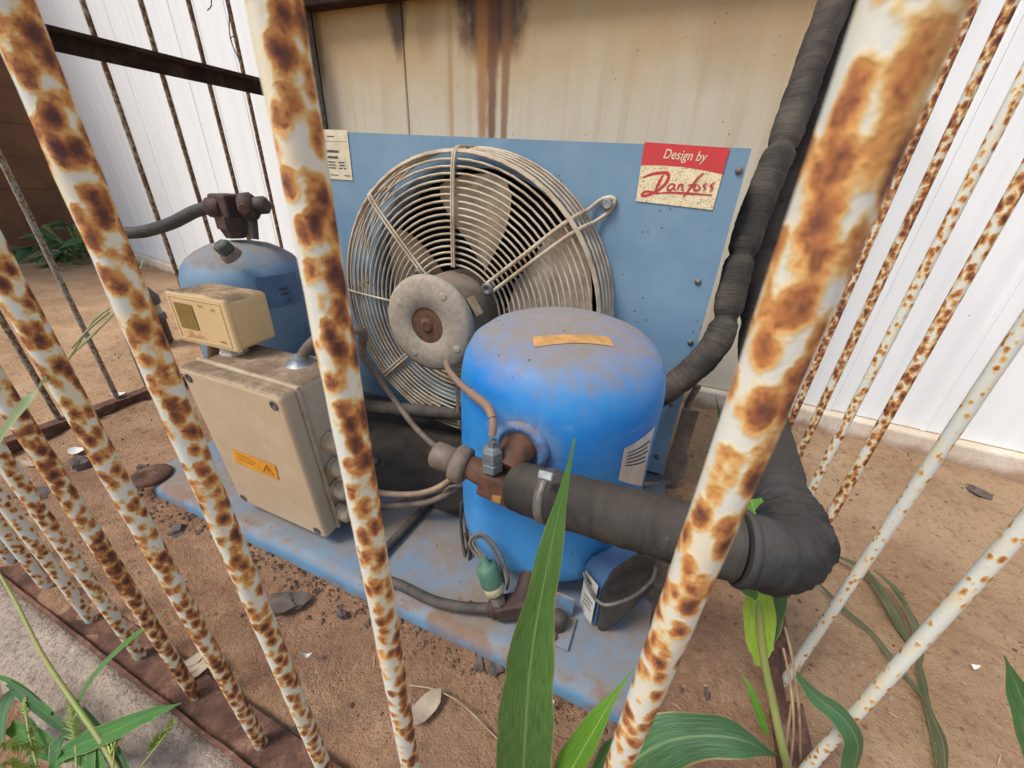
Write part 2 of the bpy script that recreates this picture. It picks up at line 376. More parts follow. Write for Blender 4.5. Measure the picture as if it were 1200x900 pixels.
# ================================================================== GROUND AND WALLS
def ground_mat():
    k=NT('dusty_soil',.95,0,.15); P=k.xyz()
    n=k.noise(5,6,None,.6); f=k.noise(70,6,None,.7); g=k.noise(260,4,None,.7)
    sand=k.mix(k.step(n,.35,.65),lin((196,157,120)),lin((218,181,142)))
    red=k.mix(k.step(n,.35,.65),lin((176,134,104)),lin((202,160,126)))
    wob=k.math('MULTIPLY',k.math('SUBTRACT',k.noise(3.5,4),.5),.5)
    inx=k.math('MULTIPLY',k.step(k.math('ADD',P[0],wob),-1.5,-1.1),k.step(k.math('ADD',P[0],wob),.36,.10))
    iny=k.math('MULTIPLY',k.step(k.math('ADD',P[1],wob),-.3,.0),k.step(k.math('ADD',P[1],wob),1.0,.6))
    c=k.mix(k.math('MULTIPLY',inx,iny),sand,red)
    c=k.mix(k.math('MULTIPLY',k.step(f,.5,.72),.5),c,lin((120,84,60)))
    c=k.mix(k.math('MULTIPLY',k.step(f,.46,.28),.6),c,lin((222,190,156)))
    c=k.mix(k.math('MULTIPLY',k.step(g,.55,.72),.5),c,lin((112,84,64)))
    sp=k.math('MULTIPLY',k.step(k.voro(60),.16,.09),k.step(k.noise(9,3),.52,.6)); c=k.mix(sp,c,lin((204,190,172)))
    sp2=k.math('MULTIPLY',k.step(k.voro(38,k.scale((1,1.7,1),None,(3.3,1.2,0))),.18,.12),k.step(k.noise(6,3),.5,.62)); c=k.mix(k.math('MULTIPLY',sp2,.7),c,lin((104,88,78)))
    k.color(c); k.bump(k.math('ADD',k.math('MULTIPLY',f,1.6),k.math('ADD',k.math('MULTIPLY',g,1.3),n)),.95,.008); return k.m
def axis(a,b,d,far):
    r=[]; x=a
    while x<b: r.append(x); x+=d
    r.append(b); lo=[a-.15,a-.6,a-2,a-8,a-far]; hi=[b+.15,b+.6,b+2,b+8,b+far]
    return lo[::-1]+r+hi
xs=axis(-2.6,1.7,.02,60); ys=axis(-.12,1.45,.016,60)
g=MB(); vs=[]
def gz(x,y):
    e=1 if (-2.6<=x<=1.7 and -.12<=y<=1.45) else 0
    return e*(.013*fbm(x*3,y*3,1)+.008*fbm(x*8,y*8,9)+.006*fbm(x*16,y*16,4)+.002*fbm(x*60,y*60,2,2))-.008-(.022 if y<.07 else 0)*e
for y in ys:
    for x in xs: vs.append((x,y,gz(x,y)))
nx=len(xs)
g.add(vs,[(j*nx+i,j*nx+i+1,(j+1)*nx+i+1,(j+1)*nx+i) for j in range(len(ys)-1) for i in range(nx-1)],None,True)
tag(g.link('ground',ground_mat()),'dusty reddish soil inside and around the cage',None,None,'structure')

def conc_mat():
    k=NT('rough_concrete',.95,0,.15); n=k.noise(9,5); f=k.noise(150,5,None,.75); v=k.noise(58,6,None,.7)
    c=k.mix(k.step(n,.35,.7),lin((176,158,142)),lin((196,178,160))); c=k.mix(k.math('MULTIPLY',k.step(f,.45,.65),.6),c,lin((124,106,94)))
    c=k.mix(k.math('MULTIPLY',k.step(v,.55,.72),.55),c,lin((110,92,82))); c=k.mix(k.math('MULTIPLY',k.step(v,.44,.3),.5),c,lin((222,208,194)))
    k.color(c); k.bump(k.math('ADD',f,k.math('MULTIPLY',v,1.5)),.9,.006); return k.m
# rough concrete strip along the outside of the front rail, with a broken outer edge
c=MB(); cx=[-1.9+i*.016 for i in range(128)]; vs=[]; n=len(cx)
for j,(yy,zz) in enumerate([(.072,-.016),(.068,.006),(.055,.007),(.042,.006),(.030,.007),(.018,.006),(.008,.006),(.000,.003),(-.006,-.012)]):
    for x in cx:
        ed = .010*fbm(x*9,2.5)+.006*fbm(x*40,1.5) if j>=6 else 0
        vs.append((x,yy+ed+(x+.6)*-.02*(j>=5),zz+(.003*fbm(x*30,yy*30,6)+.0022*fbm(x*110,yy*110,1,2) if j>0 else 0)))
c.add(vs,[(j*n+i,(j+1)*n+i,(j+1)*n+i+1,j*n+i+1) for j in range(8) for i in range(n-1)],None,True)
tag(c.link('concrete_strip',conc_mat()),'rough pinkish grey concrete strip in front of the rusty bottom rail',None,None,'structure')

def white_wall_mat():
    k=NT('white_wall_paint',.45,0,.4); P=k.xyz()
    st=k.noise(1.0,4,k.scale((28,28,.9))); n=k.noise(3,4); f=k.noise(90,3)
    c=k.mix(k.step(st,.4,.7),lin((243,245,242)),lin((235,238,236)))
    low=k.step(k.math('ADD',P[2],k.math('MULTIPLY',k.math('SUBTRACT',n,.5),.12)),.10,-.02)
    c=k.mix(k.math('MULTIPLY',low,.55),c,lin((206,176,142)))
    sp=k.math('MULTIPLY',k.step(k.voro(26),.05,.03),k.step(k.noise(7,2),.52,.6)); c=k.mix(sp,c,lin((120,112,106)))
    k.color(c); k.bump(k.math('ADD',k.math('MULTIPLY',st,1.5),f),.12,.002); return k.m
M_wall=white_wall_mat()
def beige_mat(stains):
    k=NT('stained_beige_sheet',.5,0,.35); P=k.xyz()
    st=k.noise(1.0,5,k.scale((30,30,1.4)),.6); n=k.noise(4,5); f=k.noise(120,4,None,.7)
    top=k.step(k.math('ADD',P[2],k.math('MULTIPLY',k.math('SUBTRACT',n,.5),.25)),.62,1.08)
    c=k.mix(top,lin((206,198,178)),lin((176,142,86)))  # yellowed towards the top, also painted darker to stand in for shade
    c=k.mix(k.math('MULTIPLY',k.step(st,.45,.68),.35),c,lin((176,150,106)))
    c=k.mix(k.math('MULTIPLY',k.step(f,.55,.75),.25),c,lin((150,124,90)))
    sp=k.math('MULTIPLY',k.step(k.voro(48),.11,.06),k.step(k.noise(8,3),.48,.6)); c=k.mix(k.math('MULTIPLY',sp,.8),c,lin((96,66,42)))
    wn=k.noise(26,6,k.scale((1.6,1,.8)),.7); w2=k.noise(9,4,k.scale((2,1,.35)))
    for (x,zt,zb,wt,wb,s,col) in stains:      # drips: dark at the top, narrowing downwards
        t=k.n('MapRange'); k.set(t.inputs[0],P[2]); t.inputs[1].default_value=zb; t.inputs[2].default_value=zt; t.inputs[3].default_value=wb; t.inputs[4].default_value=wt
        d=k.math('DIVIDE',k.math('ABSOLUTE',k.math('SUBTRACT',k.math('ADD',P[0],k.math('MULTIPLY',k.math('SUBTRACT',w2,.5),wt*.5)),x)),t.outputs[0])
        d=k.math('ADD',d,k.math('MULTIPLY',k.math('SUBTRACT',wn,.5),.9))
        m=k.math('MULTIPLY',k.step(d,1.15,.35),k.step(P[2],zb-.02,zb+.05))
        c=k.mix(k.math('MULTIPLY',m,s),c,lin(col))
    k.color(c); k.bump(k.math('ADD',st,f),.12,.002); return k.m
WY=1.245
def slab(p,q,z0,z1,th,gap=0.0):
    """upright slab between plan points p and q, front face on the line, thickness away from the camera"""
    p=Vector((p[0],p[1],0)); q=Vector((q[0],q[1],0)); d=(q-p).normalized(); nrm=Vector((-d.y,d.x,0))
    p=p+d*gap; q=q-d*gap
    M=Matrix(((d.x,nrm.x,0,p.x),(d.y,nrm.y,0,p.y),(0,0,1,0),(0,0,0,1)))
    return MB().box((0,0,z0),((q-p).length,th,z1),.003,M,1)
# shaded beige sheet wall behind the unit
bw=empty('sheet_wall',(-.5,WY,0),'stained yellowed beige sheet wall with brown drips behind the blue fan unit','wall')
SX=(-0.5981,1.2450,1.0158)[0]; S2=(-0.9145,1.2450,1.0414)[0]; SZ=(-0.5981,1.2450,1.0158)[2]
_st=[(SX-.005,1.25,.885,.155,.095,.92,(120,74,32)),(SX-.008,1.22,.905,.165,.085,.96,(44,26,14)),(SX-.035,1.1,.68,.035,.016,.8,(156,104,48)),(SX-.004,1.1,.655,.026,.014,.85,(104,58,24)),(SX+.035,1.1,.66,.022,.012,.8,(128,84,42)),
    (S2,1.12,.905,.070,.016,.85,(62,42,26)),(-1.235,1.25,.85,.05,.03,.6,(80,58,36)),(S2+.10,1.3,.9,.10,.03,.35,(132,98,54)),(SX-.14,1.2,.66,.014,.010,.5,(160,122,72)),(-.02,1.3,.8,.16,.06,.22,(150,118,70))]
M_beige=beige_mat([(a[0]+.5,)+a[1:] for a in _st])
jx=(-0.8960,1.2450,0.9057)[0]
slab((-1.24,WY),(jx,WY),.05,2.3,.05,.0015).link('wall_panel',M_beige,bw)
slab((jx,WY),(.26,WY),.05,2.3,.05,.0015).link('wall_panel',M_beige,bw)
MB().box((jx-.0015,WY+.012,.05),(jx+.0015,WY+.045,2.3)).link('joint_backing',M_rustdark,bw)
MB().box((-1.264,1.193,0),(-1.2405,1.30,2.3),.002).link('corner_trim',M_rustdark,bw)
# white panel walls left and right of it
def panel_wall(label,p,q,w,h=2.6,name='panel_wall'):
    p=Vector(p+(0,)) ; q=Vector(q+(0,)); L=(q-p).length; d=(q-p)/L
    t=empty(name,p,label,'wall'); i=0; x=0
    nrm=Vector((-d.y,d.x,0)); M=Matrix(((d.x,nrm.x,0,p.x),(d.y,nrm.y,0,p.y),(0,0,1,0),(0,0,0,1)))
    MB().box((0,.012,.05),(L,.05,h),0,M).link('wall_core',M_steel,t)
    while x<L-.01:
        b=min(x+w,L)
        slab(p+d*x,p+d*b,.055,h,.0115,.0012).link('wall_panel',M_wall,t); 
        nr=3
        for k in range(1,nr):
            xx=x+(b-x)*k/nr
            m=MB(); m.box((xx-.006,-.0022,.055),(xx+.006,-.0002,h),.001,M,1); m.link('panel_rib',M_wall,t)
        x=b
    kb=MB(); kb.box((-.0,-.03,-.05),(L,.06,.054),.006,M,2); kb.link('kerb',M_kerb,t)
    return t
def kerb_mat():
    k=NT('painted_kerb',.85,0,.2); n=k.noise(12,5); f=k.noise(120,4,None,.7); P=k.xyz()
    c=k.mix(k.step(n,.35,.7),lin((214,196,170)),lin((228,216,198))); c=k.mix(k.math('MULTIPLY',k.step(f,.5,.7),.4),c,lin((160,132,104)))
    low=k.step(k.math('ADD',P[2],k.math('MULTIPLY',k.math('SUBTRACT',n,.5),.05)),.03,.0); c=k.mix(k.math('MULTIPLY',low,.7),c,lin((150,114,84)))
    k.color(c); k.bump(f,.5,.003); return k.m
M_kerb=kerb_mat()
panel_wall('bright white panel wall with cream kerb to the right of the rusty bars',(.27,1.262),(3.4,1.03),.62)
panel_wall('bright white panel wall seen through the thin dark bars on the left',(-4.2,1.70),(-1.2405,1.188),.60)
kb=MB().box((-1.24,WY-.028,-.05),(.262,WY+.05,.049),.006); tag(kb.link('wall_kerb',M_kerb),'low cream kerb along the foot of the stained beige wall','kerb')
# dark beam on the wall and corner post
tag(MB().box(((-1.23),WY-.05,1.035),(.3,WY-.002,1.10),.004).link('wall_beam',M_rustdark),'dark brown horizontal beam fixed across the top of the stained beige wall','beam')
# brown board wall at far left
bb=empty('board_wall',(-4.3,1.2,0),'brown timber board wall far behind the leftmost bars','wall')
MB().box((-4.45,-.8,0),(-4.425,1.70,4.0)).link('board_backing',M_rustdark,bb)
for i in range(20):
    MB().box((-4.42,-.8,i*.2+.0005),(-4.36-.003*(i%2),1.70,i*.2+.1995),.001).link('board',M_brownwall,bb)
# shrub at the end of the boards
sh=empty('shrub',(-4.0,1.5,0),'dark green leafy shrub at the end of the brown board wall','shrub')
def leafcluster(n,cx,cy,cz,rx,ry,rz,ln,wd,mat,name):
    m=MB()
    for i in range(n):
        p=Vector((cx+random.uniform(-rx,rx),cy+random.uniform(-ry,ry),cz+random.uniform(-rz,rz)))
        d=Vector((random.uniform(-1,1),random.uniform(-1,1),random.uniform(-.5,.6))).normalized(); s=d.cross(Vector((random.uniform(-.4,.4),random.uniform(-.4,.4),1))).normalized()
        l=ln*random.uniform(.6,1.3); w_=wd*random.uniform(.7,1.2); up=s.cross(d)
        m.add([p,p+d*l*.45+s*w_-up*w_*.2,p+d*l-up*l*.15,p+d*l*.45-s*w_-up*w_*.2,p+d*l*.5+up*w_*.25],[(0,1,4),(1,2,4),(2,3,4),(3,0,4)],[[(.5,0),(0,.4),(.5,.5)],[(0,.4),(.5,1),(.5,.5)],[(.5,1),(1,.4),(.5,.5)],[(1,.4),(.5,0),(.5,.5)]])
    m.link(name,mat,sh)
leafcluster(46,-3.80,1.40,.10,.22,.14,.09,.26,.035,M_leafd,'foliage')
leafcluster(260,-5.0,2.35,.6,.5,.3,.6,.10,.03,M_leafy,'bright_foliage')  # bright yellow-green leaves farther back
for i in range(7): MB().rod((-3.9+i*.02,1.43,-.01),(-3.85+random.uniform(-.2,.2),1.42+random.uniform(-.1,.1),.2),.006,8).link('stem',M_stalk,sh)
MB().rod((-5.0,2.35,-.01),(-5.0,2.35,1.2),.03,10).link('trunk',M_stalk,sh)

# ================================================================== CAGE
BR=.0069
me_bar=None
def bar(parent,x,y,z0,z1,col,rad=.0066):
    global me_bar
    if me_bar is None:
        m=MB(); prof=[]; nz=90
        vs=[];fs=[];n=20
        for i in range(nz+1):
            for k in range(n):
                a=2*math.pi*k/n; z=i/nz*1.3; r=BR+.0004*fbm(z*60,k*.8,3)
                vs.append((r*math.cos(a),r*math.sin(a),z))
        for i in range(nz):
            for k in range(n): fs.append((i*n+k,i*n+(k+1)%n,(i+1)*n+(k+1)%n,(i+1)*n+k))
        m.add(vs,fs,None,True); o=m.link('bar',M_bar); me_bar=o.data
    else:
        o=bpy.data.objects.new('bar',me_bar); COL.objects.link(o)
    o.parent=parent; o.location=Vector((x,y,z0))-parent.location; o.scale=(rad/BR,rad/BR,(z1-z0)/1.3); o.color=col
    return o
def lean(o,base,d,rad):
    d=Vector(d).normalized(); o.rotation_euler=Vector((0,0,1)).rotation_difference(d).to_euler(); o.location=Vector(base)-o.parent.location; o.scale=(rad/BR,rad/BR,1)
cf=empty('bar_fence',(-.4,.09,0),'front row of thick rusty white bars standing in the brown angle rail','fence','rusty bar fences of the cage')
for x,c in [(.022,(.74,.12,.36,1)),(-.10,(.62,.80,.36,1)),(-.215,(.64,.66,.40,1)),(-.33,(.70,.40,.4,1)),(-.447,(.90,.15,.45,1)),(-.562,(.54,.5,.4,1)),(-.68,(.50,.4,.4,1)),(-.80,(.55,.2,.5,1)),(-.915,(.6,.2,.5,1)),(-1.03,(.8,.1,.5,1)),(-1.15,(.6,.2,.5,1)),(-1.27,(.6,.2,.5,1)),(.14,(.5,.2,.5,1))]:
    if x>.1: continue
    b=bar(cf,x,.09,.004,1.3,c,{-.10:.0062}.get(x,.0066))
    if x==.022: lean(b,(.0301,.1275,-.006),(-.017,-.0764,1),.0057)      # this bar is bent outwards
MB().box((-1.385,.0685,-.006),(.27,.112,.0045),.001,seg=1).link('bottom_rail',M_rust,cf)
r=MB(); 
pts=[(-1.385+i*.02,.0665+.0012*fbm(i*.4,1)) for i in range(84)]
for i in range(83):
    a=pts[i]; b=pts[i+1]; h=.013
    r.add([(a[0],a[1],-.006),(b[0],b[1],-.006),(b[0],b[1],h+.001*fbm(b[0]*20,3)),(a[0],a[1],h+.001*fbm(a[0]*20,3)),(a[0],a[1]+.004,-.006),(b[0],b[1]+.004,-.006),(b[0],b[1]+.004,h+.001*fbm(b[0]*20,3)),(a[0],a[1]+.004,h+.001*fbm(a[0]*20,3))],[(0,1,2,3),(7,6,5,4),(3,2,6,7)])
r.link('rail_lip',M_rust,cf)
MB().box((-1.385,.102,.95),(.27,.112,.985),.001,seg=1).link('middle_rail',M_rust,cf)
cr=empty('bar_fence',(.255,.6,0),'right hand row of rusty white bars in front of the bright white wall','fence','rusty bar fences of the cage')
for y,c in [(.32,(.44,.2,.3,1)),(.425,(.38,.1,.5,1)),(.525,(.84,.3,.5,1)),(.602,(.58,-.7,.5,1)),(.695,(.86,.1,.62,1)),(.79,(.96,.1,.62,1)),(.89,(.7,.1,.5,1)),(.99,(.6,.1,.5,1)),(1.09,(.6,.1,.5,1))]:
    if y<.85: bar(cr,.255,y,-.004,1.3,c,.0056)
MB().box((.234,.112,-.012),(.249,1.18,.012),.001,seg=1).link('bottom_rail',M_rust,cr)
MB().box((.249,.112,-.012),(.275,1.18,-.002),.001,seg=1).link('rail_flange',M_rust,cr)
MB().box((.268,.112,.95),(.278,1.18,.985),.001,seg=1).link('middle_rail',M_rust,cr)
cl=empty('bar_fence',(-1.38,.6,0),'left hand row of thin dark rusty bars with a brown middle rail','fence','rusty bar fences of the cage')
for y,c in [(.215,(.7,.1,.5,1)),(.337,(.78,.1,.5,1)),(.459,(.55,.3,.5,1)),(.71,(.86,.2,.5,1)),(.835,(.9,.2,.5,1)),(.958,(.95,.2,.5,1)),(1.076,(.95,.2,.5,1)),(.585,(.85,.2,.5,1))]:
    b=bar(cl,-1.38,y,-.004,1.3,c,.0059); b.color[2]=.88
MB().box((-1.365,.112,-.012),(-1.333,1.17,.002),.001,seg=1).link('bottom_rail',M_rust,cl)
MB().box((-1.333,.112,-.012),(-1.326,1.17,.022),.001,seg=1).link('rail_lip',M_rust,cl)
MB().box((-1.395,.112,-.012),(-1.365,1.17,.006),.001,seg=1).link('rail_flange',M_rust,cl)
MB().box((-1.3675,.112,.808),(-1.361,1.195,.848),.001,seg=1).link('middle_rail',M_rustdark,cl)
MB().box((-1.361,.112,.842),(-1.325,1.195,.848),.001,seg=1).link('rail_flange',M_rustdark,cl)
MB().box((-1.262,1.16,-.01),(-1.243,1.19,1.3),.002).link('corner_post',M_rustdark,cl)
# unseen sheet added over the unit to shade the beige wall
tag(MB().box((-1.3,1.14,1.17),(.30,1.24,1.178),.001,seg=1).link('wall_shade_sheet',M_rust),'flat rusty sheet out of view, added to shade the stained beige wall','shading sheet')
# wire scraps on the left fence
t=MB(); t.sweep([(-1.3600,1.0543,1.0394),(-1.3600,1.0556,0.9939),(-1.3550,1.0390,0.9323),(-1.3600,1.0568,0.8829)],.0014,6,.01); t.sweep([(-1.3600,1.0126,1.0266),(-1.3600,1.0082,0.9970),(-1.3600,0.9919,0.9816)],.0014,6,.01); t.sweep([(-1.3550,1.0390,0.9323),(-1.3500,1.0513,0.9427)],.001,6,.01)
tag(t.link('wire_scrap',M_dkcable,None,(-1.3600,1.0646,1.0243)),'thin twisted wire scrap dangling beside a thin dark bar at the top left','wire')
# ================================================================== CONDENSING UNIT
# ---- base plate
bp=empty('base_plate',(-.43,.29,0),'long blue steel base plate on the soil under the compressor','base plate')
m=MB(); bm=bmesh.new()
out=[(-.905,.300),(-.93,.33),(-.93,.83),(.072,.83),(.072,.286),(-.885,.286)]
X0,X1,Y0,Y1=-.93,.072,.286,.83
# profile of the pressed sheet, front lip rolled over
prof=[(-.004,-.004),(-.004,.012),(-.001,.020),(.005,.0245),(.013,.026),(.03,.0255),(Y1-Y0,.0255),(Y1-Y0,-.004)]
nxp=60; vs=[]
for i in range(nxp+1):
    x=X0+(X1-X0)*i/nxp
    cut=max(0,(X0+.045-x)); 
    for (dy,z) in prof: vs.append((x,Y0+dy+(cut*.8 if dy<.1 else 0)+.0012*fbm(x*9,z*30,2),z+.0007*fbm(x*14,dy*20,7)))
k=len(prof)
m.add(vs,[(i*k+j,i*k+j+1,(i+1)*k+j+1,(i+1)*k+j) for i in range(nxp) for j in range(k-1)][::1],None,True)
m.f=[f[::-1] for f in m.f]
m.add(vs[:k],[tuple(range(k))]); m.add(vs[-k:],[tuple(range(k))[::-1]])
m.link('plate',M_plate,bp)
p=Vector((-0.9084,0.2966,0.0260))
MB().lathe([(.034,0),(.036,.004),(.033,.0085),(.015,.009),(.013,.006),(0,.006)],28,Matrix.Translation(p)).link('rusty_washer',M_rust,bp)
MB().box((-.80,.470,.0262),(-.285,.765,.0285),.001,seg=1).link('fan_shade_sheet',M_fanshade,bp)  # thin dark sheet added to deepen the shade under the fan
p=Vector((-0.5365,0.5300,0.0285))
MB().lathe([(.012,0),(.013,.003),(.008,.006),(0,.007)],14,Matrix.Translation(p)).link('bolt_head',M_steel,bp)
for px in ((-0.3635,0.3987,0.0262),(-0.1094,0.4512,0.0262)):
    MB().lathe([(.005,0),(.005,.0006),(0,.0006)],12,Matrix.Translation(px)).link('bolt_hole',M_black,bp)

# ---- fan shroud (condenser)
PY_=.770; FC=(-.400,.352); HR=.268
PX0,PX1,PZ0,PZ1=-.86,.060,.030,.664
cd=empty('condenser_coil',(-.4,PY_,.026),'tall faded blue sheet metal fan shroud with a round opening','condenser')
m=MB(); n=96; vs=[]
def rect(a):
    c,s=math.cos(a),math.sin(a); t=1e9
    if c>1e-9: t=min(t,(PX1-FC[0])/c)
    if c<-1e-9: t=min(t,(PX0-FC[0])/c)
    if s>1e-9: t=min(t,(PZ1-FC[1])/s)
    if s<-1e-9: t=min(t,(PZ0-FC[1])/s)
    return (FC[0]+c*t, FC[1]+s*t)
angs=sorted([2*math.pi*k/n for k in range(n)]+[math.atan2(z-FC[1],x-FC[0])%(2*math.pi) for x in (PX0,PX1) for z in (PZ0,PZ1)])
n=len(angs)
rings=[]
def slope(p):
    x,y,z=p; return (x,y,z+(.656-PZ1+(PX1-x)*.0245)*max(0,(z-.55)/(PZ1-.55))) if z>.55 else p
for a in angs:
    q=rect(a); c,s=math.cos(a),math.sin(a)
    rings.append([(q[0],PY_+.014,q[1]),(q[0],PY_,q[1]),(FC[0]+c*(HR+.012),PY_,FC[1]+s*(HR+.012)),(FC[0]+c*HR,PY_+.006,FC[1]+s*HR),(FC[0]+c*HR,PY_+.045,FC[1]+s*HR)])
vs=[slope(p) if k<2 else p for rr in rings for k,p in enumerate(rr)]
for i in range(n):
    j=(i+1)%n
    m.f+=[(i*5+k,i*5+k+1,j*5+k+1,j*5+k) for k in range(4)]; m.uv+=[[(0,0)]*4]*4; m.sm+=[False]*4; m.mi+=[0]*4
m.v=vs; m.link('shroud_sheet',M_panel,cd)
MB().box((PX0+.004,PY_+.10,PZ0),(PX1-.004,PY_+.115,PZ1-.02)).link('coil_face',M_black,cd)
for xa in (PX0+.001,PX1-.0065): MB().box((xa,PY_+.0145,PZ0),(xa+.0055,PY_+.20,PZ1-.012),.001,seg=1).link('side_sheet',M_panel,cd)
MB().box((PX0+.001,PY_+.0145,PZ1-.017),(PX1-.001,PY_+.20,PZ1-.011),.001,seg=1).link('top_sheet',M_panel,cd)
MB().box((PX0+.001,PY_+.0145,.0265),(PX1-.001,PY_+.20,PZ0+.002),.001,seg=1).link('bottom_sheet',M_panel,cd)
me_s=None
for q in ((0.0511,0.7700,0.6265),(0.0475,0.7700,0.3432),(0.0437,0.7700,0.2065),(0.0423,0.7700,0.0734),(0.0340,0.7700,0.4545)):
    o=MB().lathe([(.0055,0),(.0055,.002),(.003,.004),(0,.0042)],12,place(q,(0,-1,0))).link('screw',M_steel,cd)
# stickers on the shroud: flat print
STK=[(-0.0967,0.7690,0.6626),(0.0305,0.7690,0.6561),(0.0281,0.7690,0.5696),(-0.0951,0.7690,0.5760)]
def quadpt(Q,u,v,off=0,nrm=(0,-1,0)):
    a=Vector(Q[0]).lerp(Vector(Q[1]),u); b=Vector(Q[3]).lerp(Vector(Q[2]),u); return a.lerp(b,v)+Vector(nrm)*off
def qgrid(Q,u0,u1,v0,v1,off,nrm=(0,-1,0),n=1):
    return [quadpt(Q,u0,v0,off,nrm),quadpt(Q,u1,v0,off,nrm),quadpt(Q,u1,v1,off,nrm),quadpt(Q,u0,v1,off,nrm)]
def sticker_mat():
    k=NT('cracked_cream_label',.6,0,.35); v=k.voro(190,k.scale((1,1,1.3)),'DISTANCE_TO_EDGE'); n=k.noise(60,4); w_=k.noise(200,3)
    c=k.mix(k.step(n,.35,.7),lin((238,222,182)),lin((228,208,164))); cr_=k.math('MULTIPLY',k.step(v,.09,.03),k.step(w_,.42,.56)); c=k.mix(k.math('MULTIPLY',cr_,.8),c,lin((150,132,100)))
    k.color(c); return k.m
def redlab_mat():
    k=NT('faded_red_label',.5,0,.4); n=k.noise(60,5,None,.7); f=k.noise(500,2)
    c=k.mix(k.step(n,.35,.7),lin((206,58,58)),lin((192,66,64))); c=k.mix(k.math('MULTIPLY',k.step(f,.62,.72),.4),c,lin((226,130,116))); k.color(c); return k.m
Q=[Vector(q)+Vector((0,-.0006,0)) for q in STK]
ml=MB().add(qgrid(Q,0,1,0,1,0),[(3,2,1,0)]).link('maker_label',sticker_mat(),cd)
rb=MB(); top=[quadpt(Q,i/10,0,.0003) for i in range(11)]; bot=[quadpt(Q,i/10,.375-.045*math.sin(math.pi*i/10)+.035*i/10,.0003) for i in range(11)]
rb.add(top+bot,[(11+i,12+i,i+1,i) for i in range(10)]); lab=rb.link('label_red_band',redlab_mat(),ml)
def text_mesh(txt,Q,u0,u1,vbase,vh,off,nrm=(0,-1,0),shear=.25,bold=.012):
    cu=bpy.data.curves.new('t','FONT'); cu.body=txt; cu.shear=shear; cu.offset=bold; cu.size=1; cu.resolution_u=3
    o=bpy.data.objects.new('t',cu); COL.objects.link(o); bpy.context.view_layer.update()
    me=bpy.data.meshes.new_from_object(o.evaluated_get(bpy.context.evaluated_depsgraph_get()))
    xs_=[v.co.x for v in me.vertices]; a,b=min(xs_),max(xs_); m=MB()
    vv=[quadpt(Q,u0+(u1-u0)*(v.co.x-a)/(b-a),vbase-vh*v.co.y/.7+((v.co.x-a)/(b-a))*0,off,nrm) for v in me.vertices]
    m.add(vv,[tuple(p.vertices) for p in me.polygons])
    bpy.data.objects.remove(o); bpy.data.curves.remove(cu); bpy.data.meshes.remove(me); return m
text_mesh('Design by',Q,.26,.78,.235,.155,.0007,bold=.008).link('label_lettering',M_paper,ml)
# script lettering drawn as brush strokes (u,v on the label)
LOGO=[([(0.043, 0.585), (0.147, 0.514), (0.257, 0.475), (0.347, 0.468), (0.372, 0.526), (0.361, 0.611), (0.326, 0.691), (0.261, 0.78), (0.187, 0.845), (0.125, 0.886), (0.072, 0.885), (0.082, 0.837), (0.137, 0.807), (0.216, 0.814), (0.285, 0.822)], 0.023520000000000003), ([(0.3, 0.509), (0.268, 0.627), (0.233, 0.793)], 0.022400000000000003), ([(0.277, 0.821), (0.447, 0.786), (0.689, 0.769), (0.944, 0.755)], 0.01456), ([(0.467, 0.645), (0.423, 0.638), (0.389, 0.689), (0.389, 0.745), (0.426, 0.748), (0.457, 0.702), (0.469, 0.641), (0.467, 0.716), (0.493, 0.735)], 0.01456), ([(0.519, 0.63), (0.513, 0.736)], 0.01456), ([(0.514, 0.688), (0.542, 0.631), (0.568, 0.645), (0.564, 0.712), (0.595, 0.721)], 0.01456), ([(0.783, 0.416), (0.744, 0.467), (0.705, 0.56), (0.664, 0.674), (0.633, 0.766), (0.604, 0.835)], 0.017920000000000002), ([(0.625, 0.638), (0.724, 0.607)], 0.012320000000000001), ([(0.74, 0.605), (0.709, 0.639), (0.717, 0.699), (0.756, 0.703), (0.779, 0.656), (0.747, 0.608)], 0.01456), ([(0.846, 0.569), (0.818, 0.599), (0.828, 0.632), (0.849, 0.659), (0.821, 0.707)], 0.01456), ([(0.943, 0.54), (0.903, 0.588), (0.906, 0.619), (0.931, 0.648), (0.901, 0.7)], 0.015680000000000003)]
def strokes(LG,Q,wf,off,mat,name,parent,nrm=(0,-1,0)):
    m=MB()
    for pts,w in LG:
        P=spline([(u,v,0) for u,v in pts],.03); L=len(P); vs=[]
        for i,p in enumerate(P):
            d=(P[min(i+1,L-1)]-P[max(i-1,0)]).normalized(); s=Vector((-d.y,d.x,0)); t=i/(L-1)
            ww=w*wf*(.55+.45*math.sin(math.pi*min(1,t*1.05)))*(0.7+.5*abs(d.y*.3+d.x*.5))
            for sg in (1,-1):
                q=p+Vector((s.x,s.y*1.35,0))*ww*sg; vs.append(quadpt(Q,q.x,q.y,off+.00001*i,nrm))
        m.add(vs,[(2*i,2*i+1,2*i+3,2*i+2) for i in range(L-1)]); off+=.00008
    return m.link(name,mat,parent)
strokes(LOGO,Q,1.0,.0004,M_redlogo,'label_script',ml)
